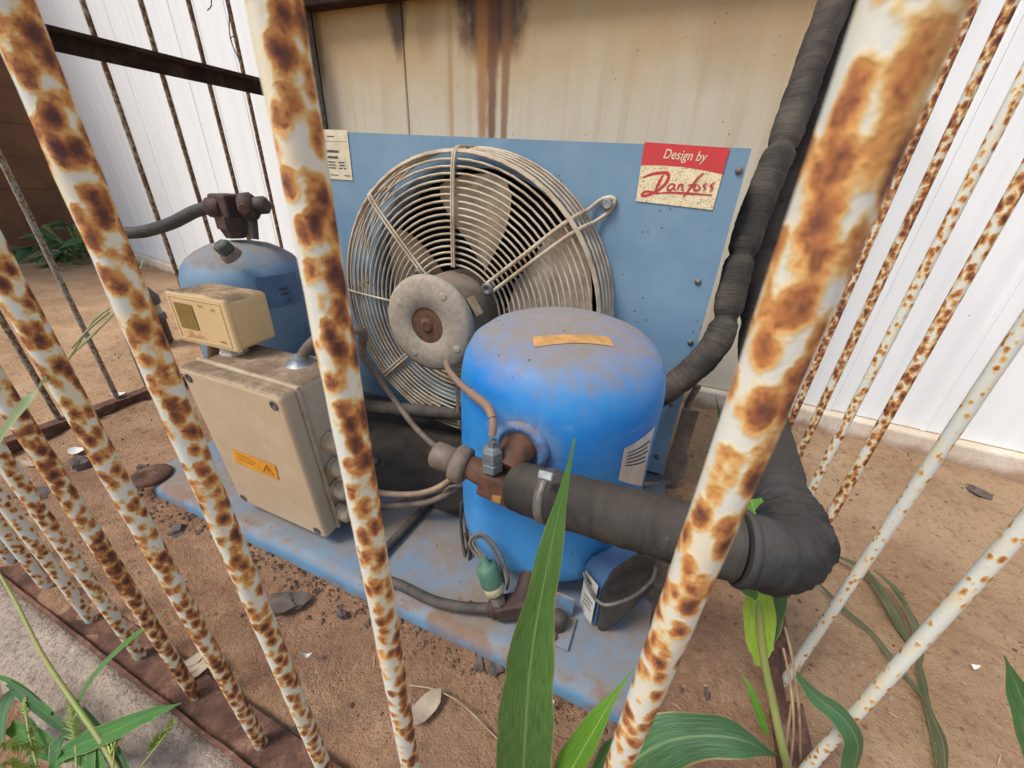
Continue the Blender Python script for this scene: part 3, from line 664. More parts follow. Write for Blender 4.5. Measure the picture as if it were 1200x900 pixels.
# small data sheet at the top left of the shroud
Q2=[Vector(q)+Vector((0,-.0006,0)) for q in ((-0.7944,0.7690,0.6799),(-0.7110,0.7690,0.6784),(-0.7137,0.7690,0.5835),(-0.8025,0.7690,0.5844))]
dl=MB().add(qgrid(Q2,0,1,0,1,0),[(3,2,1,0)]).link('data_label',M_paper,cd)
m=MB()
def prints(m,Q,rows,off=.0004,nrm=(0,-1,0)):
    for (v,h,segs) in rows:
        for (a,b) in segs: m.add(qgrid(Q,a,b,v,v+h,off,nrm),[(3,2,1,0)])
random.seed(3)
prints(m,Q2,[(.12,.02,[(.3,.55)]),(.40,.05,[(.25,.65)]),(.52,.05,[(.25,.60)]),(.63,.025,[(.25,.5),(.6,.8)]),(.69,.025,[(.25,.5),(.62,.8)]),(.75,.025,[(.25,.5),(.6,.72),(.76,.84)]),(.90,.018,[(.3,.55),(.75,.95)]),(.22,.006,[(.05,.95)])])
m.link('data_print',M_print,dl)
# support leg beside the shroud
sl=MB().box((.066,.775,.012),(.098,.781,.20),.001,seg=1).box((.066,.775,.0),(.098,.85,.012),.001,seg=1)
sl.link('support_leg',M_greyfit,cd)

# ---- fan: motor, blades and wire guard
fn=empty('axial_fan',(FC[0],PY_,FC[1]),'round fan with cream wire guard and grey motor on the blue shroud','fan')
GY=.682; GR=.287
def ring(name,r,y,wr=.0021,par=None):
    pts=[(FC[0]+r*math.cos(2*math.pi*k/60),y,FC[1]+r*math.sin(2*math.pi*k/60)) for k in range(60)]
    vs=[];fs=[];n=6
    for k in range(60):
        a=2*math.pi*k/60; ra=Vector((math.cos(a),0,math.sin(a)))
        for j in range(n):
            b=2*math.pi*j/n; vs.append(Vector(pts[k])+ra*wr*math.cos(b)+Vector((0,1,0))*wr*math.sin(b))
    for k in range(60):
        for j in range(n): fs.append((k*n+j,((k+1)%60)*n+j,((k+1)%60)*n+(j+1)%n,k*n+(j+1)%n))
    return MB().add(vs,fs,None,True).link(name,M_wire,par or fn)
nr=18
gf=ring('wire_guard',GR+.002,GY+.005,.0034)
for i in range(nr):
    r=.098+(GR-.098)*i/(nr-1); ring('guard_ring',r,GY-.010*math.sqrt(max(0,1-(r/GR)**2))+.002,.0021,gf)
for i in range(5): ring('guard_ring',GR+.002+.0025*i,GY+.013+i*.0165,.0023,gf)
def sp(a,off,mat=M_wire,r0=.095,foot=True):
    a=R(a); c,s=math.cos(a),math.sin(a); px,pz=-s*off,c*off
    f=lambda r,y:(FC[0]+c*r+px,y,FC[1]+s*r+pz)
    return [f(r0,GY-.015),f(GR*.65,GY-.013),f(GR*.93,GY-.007),f(GR+.004,GY+.004),f(GR+.010,GY+.03),f(GR+.012,PY_-.004)]
for a in (90,133,178,222,270,318):
    m=MB(); w_=.0036 if a in (133,222) else .0022
    for o in ((-w_,w_) if a!=178 else (0,)): m.sweep(sp(a,o),.0024,6,.012)
    m.link('guard_spoke',M_wire,gf)
# long strap to the upper right, a loop bolted to the shroud
a=R(40); c,s=math.cos(a),math.sin(a)
def F(r,o,y): return (FC[0]+c*r-s*o,y,FC[1]+s*r+c*o)
m=MB(); m.sweep([F(.10,.009,GY-.017),F(.2,.009,GY-.014),F(.27,.010,GY-.006),F(.295,.011,GY+.03),F(.305,.012,PY_-.012),F(.335,.012,PY_-.006),F(.352,0,PY_-.006),F(.335,-.012,PY_-.006),F(.305,-.012,PY_-.012),F(.295,-.011,GY+.03),F(.27,-.010,GY-.006),F(.2,-.009,GY-.014),F(.10,-.009,GY-.017)],.0036,8,.008); m.link('guard_strap',M_wire,gf)
MB().rod(F(.338,0,PY_-.001),F(.338,0,PY_-.014),.0095,16,bev=.002).link('strap_bolt',M_galv,gf)
for (aa,rr) in ((40,.098),(138,.105),(318,.098),(222,.1)):
    q=(FC[0]+rr*math.cos(R(aa)),GY-.014,FC[1]+rr*math.sin(R(aa)))
    MB().lathe([(.0125,0),(.0135,.004),(.012,.008),(.006,.009),(.004,.006),(0,.006)],16,place(q,(0,-1,0))).link('mounting_screw',M_steel,gf)
MB().lathe([(HR-.002,0),(HR+.004,.002),(HR+.006,.012)],64,place((FC[0],PY_-.001,FC[1]),(0,-1,0)),cap=False).link('inlet_ring',M_panel,fn)
MB().lathe([(.05,-.03),(.078,-.03),(.080,.0),(.080,.06),(.078,.085),(.079,.10)],40,place((FC[0]-.004,GY+.01,FC[1]+.004),(0,-1,0))).link('motor_body',M_motor,fn)
mc=MB().lathe([(.079,.095),(.089,.097),(.091,.103),(.090,.112),(.082,.118),(.036,.120),(.033,.115),(.012,.112),(.010,.118),(0,.118)],40,place((FC[0]-.004,GY+.01,FC[1]+.004),(0,-1,0))).link('motor_cap',M_alu,fn)
MB().lathe([(.040,0),(.036,.0018),(.014,.0022),(.010,.006),(0,.006)],11,place((FC[0]-.004,GY+.01-.1145,FC[1]+.004),(0,-1,0)),0,False).link('motor_hub',M_valve,mc)
for aa in (60,150,240,330):
    q=(FC[0]+.068*math.cos(R(aa)),GY+.01-.1165,FC[1]+.004+.068*math.sin(R(aa)))
    MB().lathe([(.008,0),(.008,.002),(.005,.003),(0,.003)],14,place(q,(0,-1,0))).link('cap_screw',M_alu,mc)
q=Vector((FC[0]+.072,GY-.062,FC[1]+.042)); MB().box((-.012,-.0012,-.018),(.012,.0012,.018),0,place(q,(.84,-.0,.54),(0,-1,0))@Matrix.Rotation(R(90),4,'X')).link('tape_piece',M_tapec,fn)
for aa in (88,16,304,232,160):
    m=MB(); vs=[]; nr_,nc=8,8
    for i in range(nr_+1):
        t=i/nr_; r=.075+t*(HR-.012-.075)
        hw=R(17)+R(8)*math.sin(math.pi*min(1,t*.8)) 
        for j in range(nc+1):
            u=j/nc*2-1
            an=R(aa)+u*hw*(1-.10*(t>.9))+R(8)*t; dy=.030*u*(1.15-.5*t)+.006*(1-u*u)
            vs.append((FC[0]+math.cos(an)*r,PY_+.016+dy,FC[1]+math.sin(an)*r))
    m.add(vs,[(i*(nc+1)+j,i*(nc+1)+j+1,(i+1)*(nc+1)+j+1,(i+1)*(nc+1)+j) for i in range(nr_) for j in range(nc)],None,True)
    m.link('fan_blade',M_blade,fn)

# ---- compressor
CC=(-.130,.519); CR=.1495
cp=empty('compressor',(CC[0],CC[1],.026),'bright blue drum shaped compressor with a dusty brown top','compressor')
MB().lathe([(.0,.052),(.115,.053),(.135,.060),(.148,.075),(CR,.10),(CR,.333),(.148,.351),(.143,.376),(.132,.397),(.111,.413),(.078,.425),(.04,.431),(0,.432)],72,Matrix.Translation((CC[0],CC[1],0))).link('shell',M_blue,cp)
def cpatch(corners,rad,center,n=8):
    """patch on a drum: corners TL,TR,BR,BL are points near its side"""
    th=[math.atan2(p[1]-center[1],p[0]-center[0]) for p in corners]; zz=[p[2] for p in corners]; vs=[]
    for i in range(n+1):
        for j in range(n+1):
            u,v=i/n,j/n
            t=(th[0]*(1-u)+th[1]*u)*(1-v)+(th[3]*(1-u)+th[2]*u)*v; z=(zz[0]*(1-u)+zz[1]*u)*(1-v)+(zz[3]*(1-u)+zz[2]*u)*v
            vs.append((center[0]+rad*math.cos(t),center[1]+rad*math.sin(t),z))
    return vs,[(i*(n+1)+j,i*(n+1)+j+1,(i+1)*(n+1)+j+1,(i+1)*(n+1)+j) for i in range(n) for j in range(n)]
lc=[(-0.0163,0.4219,0.3110),(0.0133,0.4765,0.3216),(0.0155,0.4845,0.2120),(-0.0154,0.4230,0.2600)]
vs,fs=cpatch(lc,CR+.0008,CC); pl=MB().add(vs,fs).link('paper_label',M_white,cp)
def lerp4(C,u,v): 
    return Vector(C[0]).lerp(Vector(C[1]),u).lerp(Vector(C[3]).lerp(Vector(C[2]),u),v)
m=MB()
for i in range(5):
    v=.18+i*.085
    a,b=(.12,.86-.06*(i%2)); vs,fs=cpatch([lerp4(lc,a,v),lerp4(lc,b,v),lerp4(lc,b,v+.03),lerp4(lc,a,v+.03)],CR+.0014,CC,4); m.add(vs,fs)
m.link('label_print',M_print,pl)
tq=[(-0.1524,0.4419,0.4239),(-0.0656,0.4878,0.4260),(-0.0549,0.4694,0.4206),(-0.1431,0.4240,0.4183)]
m=MB(); vs=[]
def dome_z(x,y):
    r=math.hypot(x-CC[0],y-CC[1]); pr=[(0,.432),(.04,.431),(.078,.425),(.111,.413),(.132,.397),(.143,.376),(.148,.351)]
    for (a,za),(b,zb) in zip(pr,pr[1:]):
        if a<=r<=b: return za+(zb-za)*(r-a)/(b-a)
    return .34
for i in range(13):
    for j in range(4):
        q=lerp4(tq,i/12,j/3); vs.append((q.x,q.y,dome_z(q.x,q.y)+.0010))
m.add(vs,[(i*4+j,(i+1)*4+j,(i+1)*4+j+1,i*4+j+1) for i in range(12) for j in range(3)]); m.link('tape_strip',M_tape,cp)
# weld ring and port stub
pt=Vector((-0.1331,0.3695,0.3089)); nrm=Vector((pt.x-CC[0],pt.y-CC[1],0)).normalized()
MB().lathe([(.036,-.004),(.036,.003),(.031,.006),(.027,.006),(.026,.003),(.02,.003)],28,place(pt,nrm)).link('port_flange',M_blue,cp)
# feet
ft=Vector((-0.0506,0.3411,0.0270))
m=MB().box((-.022,-.018,0),(.022,.03,.005),.001,Matrix.Translation(ft),1); m.link('foot_plate',M_plate,cp)
MB().box((-.014,-.0,0),(.014,.004,.04),.001,Matrix.Translation(ft+Vector((0,.031,0))),1).link('foot_bracket',M_plate,cp)
m=MB().lathe([(.012,0),(.013,.006),(.011,.014),(.013,.020),(.008,.028),(0,.03)],16,Matrix.Translation(ft+Vector((-.002,.008,.005)))); m.link('rubber_mount',M_rubber,cp)
MB().lathe([(.008,0),(.008,.004),(0,.0042)],6,Matrix.Translation(ft+Vector((-.004,-.010,.005))),0,False).link('foot_bolt',M_valve,cp)
for a_ in (20,140,200): 
    q=(CC[0]+.125*math.cos(R(a_)),CC[1]+.125*math.sin(R(a_)),.026); MB().lathe([(.018,0),(.016,.03)],14,Matrix.Translation(q)).link('rubber_mount',M_rubber,cp)

# ---- terminal box on the compressor
tb=empty('terminal_box',(0.0253,0.3900,0.0889),'blue and black terminal cover with white label and wire bail at the compressor foot','terminal box')
def hull(pts,bev,name,mat,parent):
    bm=bmesh.new()
    for p in pts: bm.verts.new(p)
    bmesh.ops.convex_hull(bm,input=bm.verts[:]); 
    loose=[v for v in bm.verts if not v.link_faces]; bmesh.ops.delete(bm,geom=loose,context='VERTS')
    bmesh.ops.dissolve_limit(bm,angle_limit=R(8),verts=bm.verts[:],edges=bm.edges[:])
    if bev: bmesh.ops.bevel(bm,geom=bm.edges[:],offset=bev,segments=3,profile=.5,affect='EDGES',clamp_overlap=True)
    bmesh.ops.recalc_face_normals(bm,faces=bm.faces[:])
    o=MB().bm(bm,False).link(name,mat,parent); return o
hull([(-0.0309,0.4050,0.0084),(-0.0034,0.3720,0.0289),(-0.0055,0.3680,0.1175),(-0.0341,0.4000,0.1157),(-0.0272,0.4050,0.1298),(0.0135,0.4300,0.1565),(0.0390,0.4150,0.1717),(0.0017,0.3800,0.1449),(0.0632,0.4500,0.0208),(-0.0219,0.4400,-0.0080)],.003,'cover_back',M_tbblue,tb)
hull([(-0.0003,0.3680,0.0311),(-0.0047,0.3620,0.1205),(0.0025,0.3740,0.1542),(0.0271,0.3920,0.1794),(0.0506,0.4040,0.1685),(0.0624,0.4040,0.1150),(0.0503,0.3920,0.0906),(0.0267,0.3680,0.0599),(0.0067,0.3700,0.0226),(0.0498,0.4300,0.0699),(0.0093,0.4000,0.0654)],.006,'cover_front',M_black2,tb)
LQ=[(-0.0295,0.3945,0.1101),(-0.0075,0.3665,0.1253),(-0.0064,0.3695,0.0368),(-0.0296,0.4015,0.0163)]
nl=(Vector(LQ[1])-Vector(LQ[0])).cross(Vector(LQ[3])-Vector(LQ[0])).normalized()
if nl.x>0: nl=-nl
wl=MB().add(qgrid(LQ,0,1,0,1,.0022,nl),[(0,1,2,3)]).link('white_label',M_white,tb)
m=MB(); prints(m,LQ,[(.1,.05,[(.2,.6)]),(.5,.03,[(.2,.9)]),(.6,.03,[(.2,.8)]),(.7,.03,[(.2,.85)])],.0028,nl); m.link('label_print',M_print,wl)
MB().sweep([(-0.0327,0.3850,0.1144),(-0.0212,0.3700,0.1091),(-0.0075,0.3545,0.1111),(0.0043,0.3515,0.1120),(0.0171,0.3570,0.1161),(0.0340,0.3700,0.1213),(0.0479,0.3850,0.1309),(0.0553,0.3950,0.1433),(0.0546,0.4020,0.1547)],.0028,8,.005).link('wire_bail',M_steel,tb)
hull([(0.0525,0.4250,0.0585),(0.0794,0.4250,0.0515),(0.0713,0.4250,0.1607),(0.0487,0.4250,0.1402),(0.0531,0.4300,0.0521),(0.0804,0.4300,0.0450),(0.0721,0.4300,0.1555),(0.0492,0.4300,0.1348)],0,'side_plate',M_steel,tb)

# ---- suction valve on the compressor
sv=empty('service_valve',(-0.1509,0.3350,0.2805),'rusty brown service valve with grey cap on the front of the blue compressor','valve')
P0=Vector((-0.2337,0.3300,0.2929)); P1=Vector((-0.2044,0.3320,0.2884)); P2=Vector((-0.1835,0.3330,0.2872)); P3=Vector((-0.1619,0.3340,0.2824)); P4=Vector((-0.1249,0.3350,0.2733))
ax=(P4-P0).normalized()
m=MB().rod(P0,P1,.0165,24,bev=.003); m.rod(P0-ax*.001,P0+ax*.001,.011,24); m.link('valve_cap',M_greyfit,sv)
MB().lathe([(.014,-.002),(.0215,0),(.0235,.004),(.0235,.013),(.022,.017),(.018,.019)],24,place(P1,ax)).link('valve_collar',M_greyfit,sv)
MB().rod(P2-ax*.002,P3,.0145,24,r2=.0165).link('valve_neck',M_valve,sv)
mm=place(P3,ax,(0,0,1)); L=(P4-P3).length
MB().box((-.022,-.017,-.004),(.014,.017,L+.002),.004,mm,2).link('valve_body',M_valve,sv)
st0=pt+nrm*.000; st1=Vector((-0.1371,0.3380,0.2976))
MB().sweep([st0-nrm*.004,st0.lerp(st1,.45)+Vector((0,0,.004)),st1],.022,18,.006,rf=lambda L,a,t:.0235-.005*t).link('valve_port',M_valve,sv)
q0=Vector((-0.1523,0.3300,0.3019)); q1=Vector((-0.1532,0.3300,0.3429)); qd=(q1-q0).normalized()
MB().lathe([(.013,0),(.013,.010),(.011,.012),(.0125,.014),(.0125,.027),(.009,.031),(.006,.033),(.006,.040)],6,place(q0-qd*.004,qd),0,False).link('gauge_nut',M_galvd,sv)
b0=Vector((-0.1406,0.3280,0.2715)); MB().lathe([(.010,0),(.011,.003),(.011,.012),(.008,.015)],6,place(b0,(.05,-.3,-1)),0,False).link('brass_plug',M_brass,sv)
# copper gauge line rising behind the compressor edge
t=MB(); t.sweep([q1+qd*.002,(-0.1548,0.3350,0.3566),(-0.1640,0.3450,0.3664),(-0.1871,0.3600,0.3684),(-0.2155,0.3800,0.3656),(-0.2420,0.4000,0.3648),(-0.2633,0.4200,0.3628),(-0.2860,0.4500,0.3575)],.0052,10,.006,rf=lambda L,a,t:.0047-.0004*t)
t.sweep([(-0.1574,0.3380,0.3620),(-0.1656,0.3460,0.3677),(-0.1838,0.3580,0.3691),(-0.2022,0.3710,0.3661)],.0075,10,.004,rf=lambda L,a,t:.0057+.0011*fbm(L*220,a*1.5)+.0006*fbm(L*600,a*3)-.0012*abs(t-.5))
tag(t.link('gauge_pipe',M_copper,None,q1),'thin dirty copper pipe bending up from the top of the rusty service valve','pipe')

# ---- big insulated suction hose
def pinch(L0s,r,w_=.012,dep=.16,amp=.0015,fr=300,se=1):
    def f(L,a,t):
        v=r
        for l0 in L0s: v*=1-dep*math.exp(-((L-l0)/w_)**2)
        return v+amp*fbm(L*16,math.cos(a)*1.2+se,math.sin(a)*1.2)+amp*.5*fbm(L*110,a*.5)
    return f
hs=empty('insulated_hose',(-0.0080,0.3100,0.3103),'thick black insulated suction hose with a clamp running right from the rusty service valve','hose')
hp=[(-0.1208,0.3320,0.2826),(-0.0725,0.3220,0.2926),(-0.0078,0.3130,0.3053),(0.0559,0.3110,0.3110),(0.1006,0.3160,0.3085)]
MB().sweep(hp,.030,28,.004,rf=lambda L,a,t:.0285+.0010*fbm(L*60,math.cos(a)*2,math.sin(a)*2)+.0006*fbm(L*200,a*4)+.002*t).link('hose_sleeve',M_foam,hs)
e0=Vector(hp[4])
ep=[(0.1022,0.3180,0.3083),(0.1195,0.3220,0.3060),(0.1394,0.3340,0.2983),(0.1589,0.3640,0.2897),(0.1673,0.4050,0.2818),(0.1669,0.4550,0.2753),(0.1672,0.5100,0.2782),(0.1677,0.6000,0.2837),(0.1650,0.6900,0.3042)]
def er(L,a,t):
    bend=math.exp(-((L-.10)/.055)**2)
    fold=.0022*math.sin(a*1.0+L*150+3*fbm(L*20,a))*bend + .0013*math.sin(L*420+fbm(L*30,math.cos(a)*2,math.sin(a)*2)*7)*(.25+bend)
    return .0325+.0030*bend+fold+.0014*fbm(L*30,math.cos(a)*2,math.sin(a)*2)
MB().sweep(ep,.036,40,.0025,rf=er).link('elbow_wrap',M_foamwr,hs)
MB().sweep([(0.1022,0.3180,0.3083),(0.1096,0.3195,0.3076)],.0372,36,.002,rf=lambda L,a,t:.0338+.0022*math.sin(math.pi*t)).link('wrap_edge',M_foamwr,hs)
cl_=Vector((-0.0786,0.3230,0.2911)); ca=(Vector(hp[2])-Vector(hp[1])).normalized()
MB().lathe([(.0285,-.005),(.0306,-.005),(.0308,.005),(.0285,.005)],32,place(cl_,ca)).link('hose_clamp',M_steel,hs)
MB().box((-.006,-.0045,-.008),(.006,.0045,.008),.0015,place(Vector((-0.0769,0.2960,0.3412)),ca,(0,-1,.9)),2).link('clamp_screw',M_galv,hs)
# second insulated line climbing the wall
s2=empty('insulated_pipe',(0.1648,0.8000,0.3230),'black taped insulated pipe half hidden behind the nearest bar, right one of the climbing pair','pipe','taped pipes climbing the wall')
MB().sweep([(0.1672,0.6900,0.2967),(0.1603,0.7500,0.3252),(0.1514,0.8100,0.3679),(0.1451,0.8600,0.4272),(0.1373,0.8950,0.4914),(0.1425,0.9250,0.5571),(0.1536,0.9600,0.6358),(0.1611,0.9900,0.7309),(0.1727,1.0300,0.8228),(0.1782,1.0600,0.9038),(0.1747,1.0800,0.9792)],.030,24,.005,rf=pinch([.16,.30,.45],.026,se=3)).link('pipe_wrap',M_foamtape,s2)
s1=empty('insulated_pipe',(0.1011,0.7700,0.3715),'grey black taped insulated pipe sweeping up past the right edge of the blue shroud','pipe','taped pipes climbing the wall')
MB().sweep([(-0.1995,0.7050,0.1494),(-0.0302,0.7150,0.2136),(0.0369,0.7300,0.2688),(0.0821,0.7500,0.3386),(0.0946,0.7650,0.3848),(0.0927,0.7850,0.4367),(0.0931,0.8100,0.4956),(0.0978,0.8400,0.5724),(0.1088,0.8700,0.6378),(0.1160,0.9000,0.6896),(0.1237,0.9350,0.7536),(0.1320,0.9700,0.8225),(0.1401,1.0000,0.8837),(0.1468,1.0300,0.9540)],.031,26,.005,rf=pinch([.42,.53,.715],.0243,.008,.24,.0022,se=1)).link('pipe_wrap',M_foamtape,s1)
t=MB(); t.sweep([(-0.7586,0.6550,0.0616),(-0.6346,0.6600,0.0744),(-0.4448,0.6800,0.1012),(-0.1978,0.7000,0.1484)],.017,18,.01)
tag(t.link('steel_pipe',M_rubber,None,(-0.6346,0.6600,0.0744)),'thick dusty grey pipe passing low behind the compressor under the fan','pipe')

# ---- liquid pipe on the plate, with pressure sensor
lp=MB(); lp.sweep([(-0.3509,0.4712,0.0360),(-0.3550,0.3887,0.0360),(-0.3569,0.3365,0.0360),(-0.3512,0.3132,0.0370),(-0.3282,0.3019,0.0370),(-0.2907,0.3040,0.0380),(-0.2351,0.3021,0.0400),(-0.1889,0.3102,0.0420),(-0.1441,0.3265,0.0440)],.0075,14,.008)
tag(lp.link('discharge_pipe',M_rubber,None,(-0.2351,0.3021,0.0400)),'bare dusty pipe lying along the front of the blue base plate','pipe')
lv=empty('liquid_valve',(-0.1164,0.3315,0.0450),'dark rusty pipe fitting low in front of the compressor beside the green capped sensor','fitting')
MB().rod((-0.1515,0.3245,0.0440),(-0.1365,0.3279,0.0450),.0125,16,bev=.002).link('pipe_collar',M_darkfit,lv)
a0=Vector((-0.1388,0.3268,0.0450)); a1=Vector((-0.0945,0.3477,0.0600)); MB().box((-.014,-.013,0),(.014,.013,(a1-a0).length),.003,place(a0,a1-a0,(0,0,1)),2).link('fitting_body',M_darkfit,lv)
MB().rod((-0.1087,0.3498,0.0600),(CC[0]+.02,CC[1]-.135,.085),.013,16).link('fitting_neck',M_darkfit,lv)
ps=empty('pressure_sensor',(-0.1488,0.3350,0.0745),'small pressure sensor with teal cap and cream band tilted at the foot of the compressor','sensor')
u0=Vector((-0.1323,0.3270,0.0529)); u1=Vector((-0.1668,0.3370,0.1314)); ud=(u1-u0).normalized(); UL=(u1-u0).length
MB().lathe([(.009,0),(.009,.009),(.011,.010),(.011,.020),(.008,.022)],6,place(u0,ud),0,False).link('hex_base',M_greyfit,ps)
h0=UL*.36
MB().lathe([(.010,h0-.006),(.0145,h0-.002),(.0148,h0+.008),(.0145,h0+.010)],24,place(u0,ud)).link('cream_band',M_glow,ps)
MB().lathe([(.0152,h0+.010),(.0158,h0+.012),(.0152,UL*.78),(.012,UL*.84),(.006,UL*.86),(.0055,UL*.97),(.004,UL)],24,place(u0,ud)).link('teal_cap',M_teal,ps)
m=MB()
for k,o in enumerate((0,.004)):
    m.sweep([u1-ud*.004,(-0.1808,0.3380,0.1299),(-0.1916,0.3430,0.1399),(-0.1871,0.3500,0.1503),(-0.1719,0.3520,0.1556),(-0.1535,0.3500,0.1447),(-0.1392,0.3460,0.1252),(-0.1298,0.3450,0.0955),(-0.1342,0.3520,0.0611)] if k==0 else [u1-ud*.002,(-0.1783,0.3410,0.1332),(-0.1878,0.3460,0.1387),(-0.1840,0.3520,0.1446),(-0.1742,0.3540,0.1456),(-0.1595,0.3520,0.1342),(-0.1465,0.3480,0.1154),(-0.1383,0.3470,0.0844),(-0.1430,0.3540,0.0453)],.0021,8,.005)
m.link('sensor_cable',M_cable,ps)
for i,(lab,pth,rr,mt) in enumerate([
  ('dark wires hanging down along the left side of the blue compressor',[(-0.2539,0.4300,0.1151),(-0.2536,0.4250,0.0765),(-0.2409,0.4100,0.0358),(-0.2218,0.3900,0.0151),(-0.1945,0.3750,-0.0050),(-0.1705,0.3650,-0.0120)],.0028,M_dkcable),
  ('thin dark wire beside the thicker wires left of the teal capped sensor',[(-0.2445,0.4200,0.0550),(-0.2238,0.4000,0.0344),(-0.2271,0.3900,-0.0098),(-0.2232,0.3850,-0.0468),(-0.1823,0.3292,0.0300)],.0022,M_dkcable)]):
    t=MB(); t.sweep(pth,rr,8,.008)
    if i==0: t.sweep([Vector(p)+Vector((.008,.004,0)) for p in pth],rr,8,.008)
    tag(t.link('electric_wire',mt,None,pth[0]),lab,'wire')

# ---- electrical enclosure
eb=empty('electrical_box',(-.555,.355,.026),'big square beige plastic electrical box with an orange warning sticker','electrical box')
BX0,BX1,BY0,BY1,BZ0,BZ1=-.664,-.451,.300,.412,.046,.331
_T=Matrix.Translation((0,.3,.331))@Matrix.Rotation(R(3.2),4,'X')@Matrix.Translation((0,-.3,-.331))
_N0=len(bpy.data.objects)
MB().box((BX0+.004,.3315,BZ0+.003),(BX1-.004,BY1,BZ1-.003),.008,None,3).link('box_body',M_box,eb)
ld=MB().box((BX0,BY0,BZ0),(BX1,.327,BZ1),.007,None,3).link('box_lid',M_box,eb)
MB().box((BX0-.001,.3255,BZ0-.001),(BX1+.001,.3335,BZ1+.001),.003,None,2).link('lid_gasket',M_cream2,eb)
for (x,z) in ((BX0+.017,BZ1-.017),(BX1-.017,BZ1-.017),(BX0+.017,BZ0+.015),(BX1-.017,BZ0+.015)):
    MB().lathe([(.0075,0),(.0075,.0012),(.0055,.0014),(.005,.0006),(0,.0006)],20,place((x,BY0,z),(0,-1,0))).link('lid_screw',M_print,ld)
OQ=[(-0.6139,0.2992,0.1887),(-0.5147,0.2992,0.1895),(-0.5191,0.2992,0.1569),(-0.6193,0.2992,0.1569)]
ws_=MB().add(qgrid(OQ,0,1,0,1,.0003),[(3,2,1,0)]).link('warning_sticker',M_orange,eb)
OQ_done=1
m=MB()
for (a,b,c_,d) in (((.80,.2),(.92,.78),(.68,.78),.04),):
    for p,q in ((a,b),(b,c_),(c_,a)):
        A=quadpt(OQ,*p,.0007);B=quadpt(OQ,*q,.0007); m.rod(A,B,.0006,4)
m.add([quadpt(OQ,u,v,.0007) for u,v in ((.81,.36),(.77,.58),(.81,.56),(.79,.74),(.84,.50),(.80,.52))],[(0,1,2),(2,3,4),(2,4,5)])
prints(m,OQ,[(.22,.05,[(.08,.42)]),(.40,.05,[(.08,.55)]),(.58,.05,[(.08,.48)])],.0006); m.link('sticker_print',M_orprint,ws_)
for o_ in list(eb.children_recursive):
    o_.data.transform(Matrix.Translation(-eb.location)@_T@Matrix.Translation(eb.location))
MB().box((BX0+.03,.345,.0262),(BX1-.03,.40,.066)).link('box_foot',M_plate,eb)
for q in ((-0.4530,0.3627,0.2212),(-0.4530,0.3605,0.1714),(-0.4530,0.3568,0.1287),(-0.4530,0.3541,0.0806)):
    q=Vector(q); q.x=-.4535
    MB().lathe([(.017,0),(.017,.006),(.014,.007),(.016,.009),(.016,.022),(.012,.027),(.006,.029)],8,place(q,(1,0,0)),0,False).link('cable_gland',M_cream2,eb)
gq=Vector((-0.5142,0.3885,0.3285))
MB().lathe([(.030,0),(.027,.003),(.024,.002),(.020,.007),(.0135,.010),(.012,.016)],20,Matrix.Translation(gq)@Matrix.Rotation(.1,4,'X')).link('top_gland',M_galv,eb)
t=MB(); t.sweep([gq+Vector((0,0,.004)),gq+Vector((.012,.012,.030)),gq+Vector((.040,.030,.052)),gq+Vector((.085,.05,.055)),(-0.4543,0.4600,0.3312),(-0.4458,0.4800,0.2864),(-0.4159,0.4800,0.2460),(-0.3609,0.4600,0.2165),(-0.3110,0.4500,0.1963),(-0.3126,0.5000,0.1507)],.0085,14,.008,rf=lambda L,a,t:.0085-.0035*min(1,t*1.6))
tag(t.link('cable_conduit',M_cable,None,gq),'grey cable arching from the top of the beige electrical box toward the compressor','cable')
for i,(lab,pth,mt,rr) in enumerate([
 ('tan cable, topmost of the loops from the side of the beige box to the compressor',[(-0.4300,0.3484,0.1643),(-0.4243,0.3850,0.1149),(-0.3924,0.4000,0.1034),(-0.3441,0.4200,0.1041),(-0.3091,0.4400,0.1152),(-0.2806,0.4600,0.1411),(-0.2772,0.5000,0.1336)],M_cablel,.0052),
 ('grey cable, lower of the loops from the side of the beige box to the compressor',[(-0.4300,0.3507,0.1224),(-0.4298,0.3900,0.0745),(-0.3862,0.4100,0.0690),(-0.3256,0.4300,0.0850),(-0.2932,0.4500,0.1013),(-0.2757,0.4900,0.0996)],M_cable,.006),
 ('dusty dark cable lying lowest between the beige box and the compressor',[(-0.4300,0.3505,0.0840),(-0.4356,0.4000,0.0440),(-0.3751,0.4200,0.0689),(-0.3205,0.4500,0.0903),(-0.2871,0.5100,0.0706)],M_rubber,.006)]):
    t=MB(); t.sweep(pth,rr,10,.008); tag(t.link('electric_cable',mt,None,pth[0]),lab,'cable','cables looped beside the beige box')
t=MB(); t.sweep([(-0.2920,0.4350,0.1164),(-0.2746,0.4300,0.1408),(-0.2608,0.4400,0.1381),(-0.2647,0.4700,0.1021)],.0025,6,.006); tag(t.link('cable_tie',M_cable,None,(-0.2920,0.4350,0.1164)),'little wire twist holding the looped cables beside the compressor','cable tie')

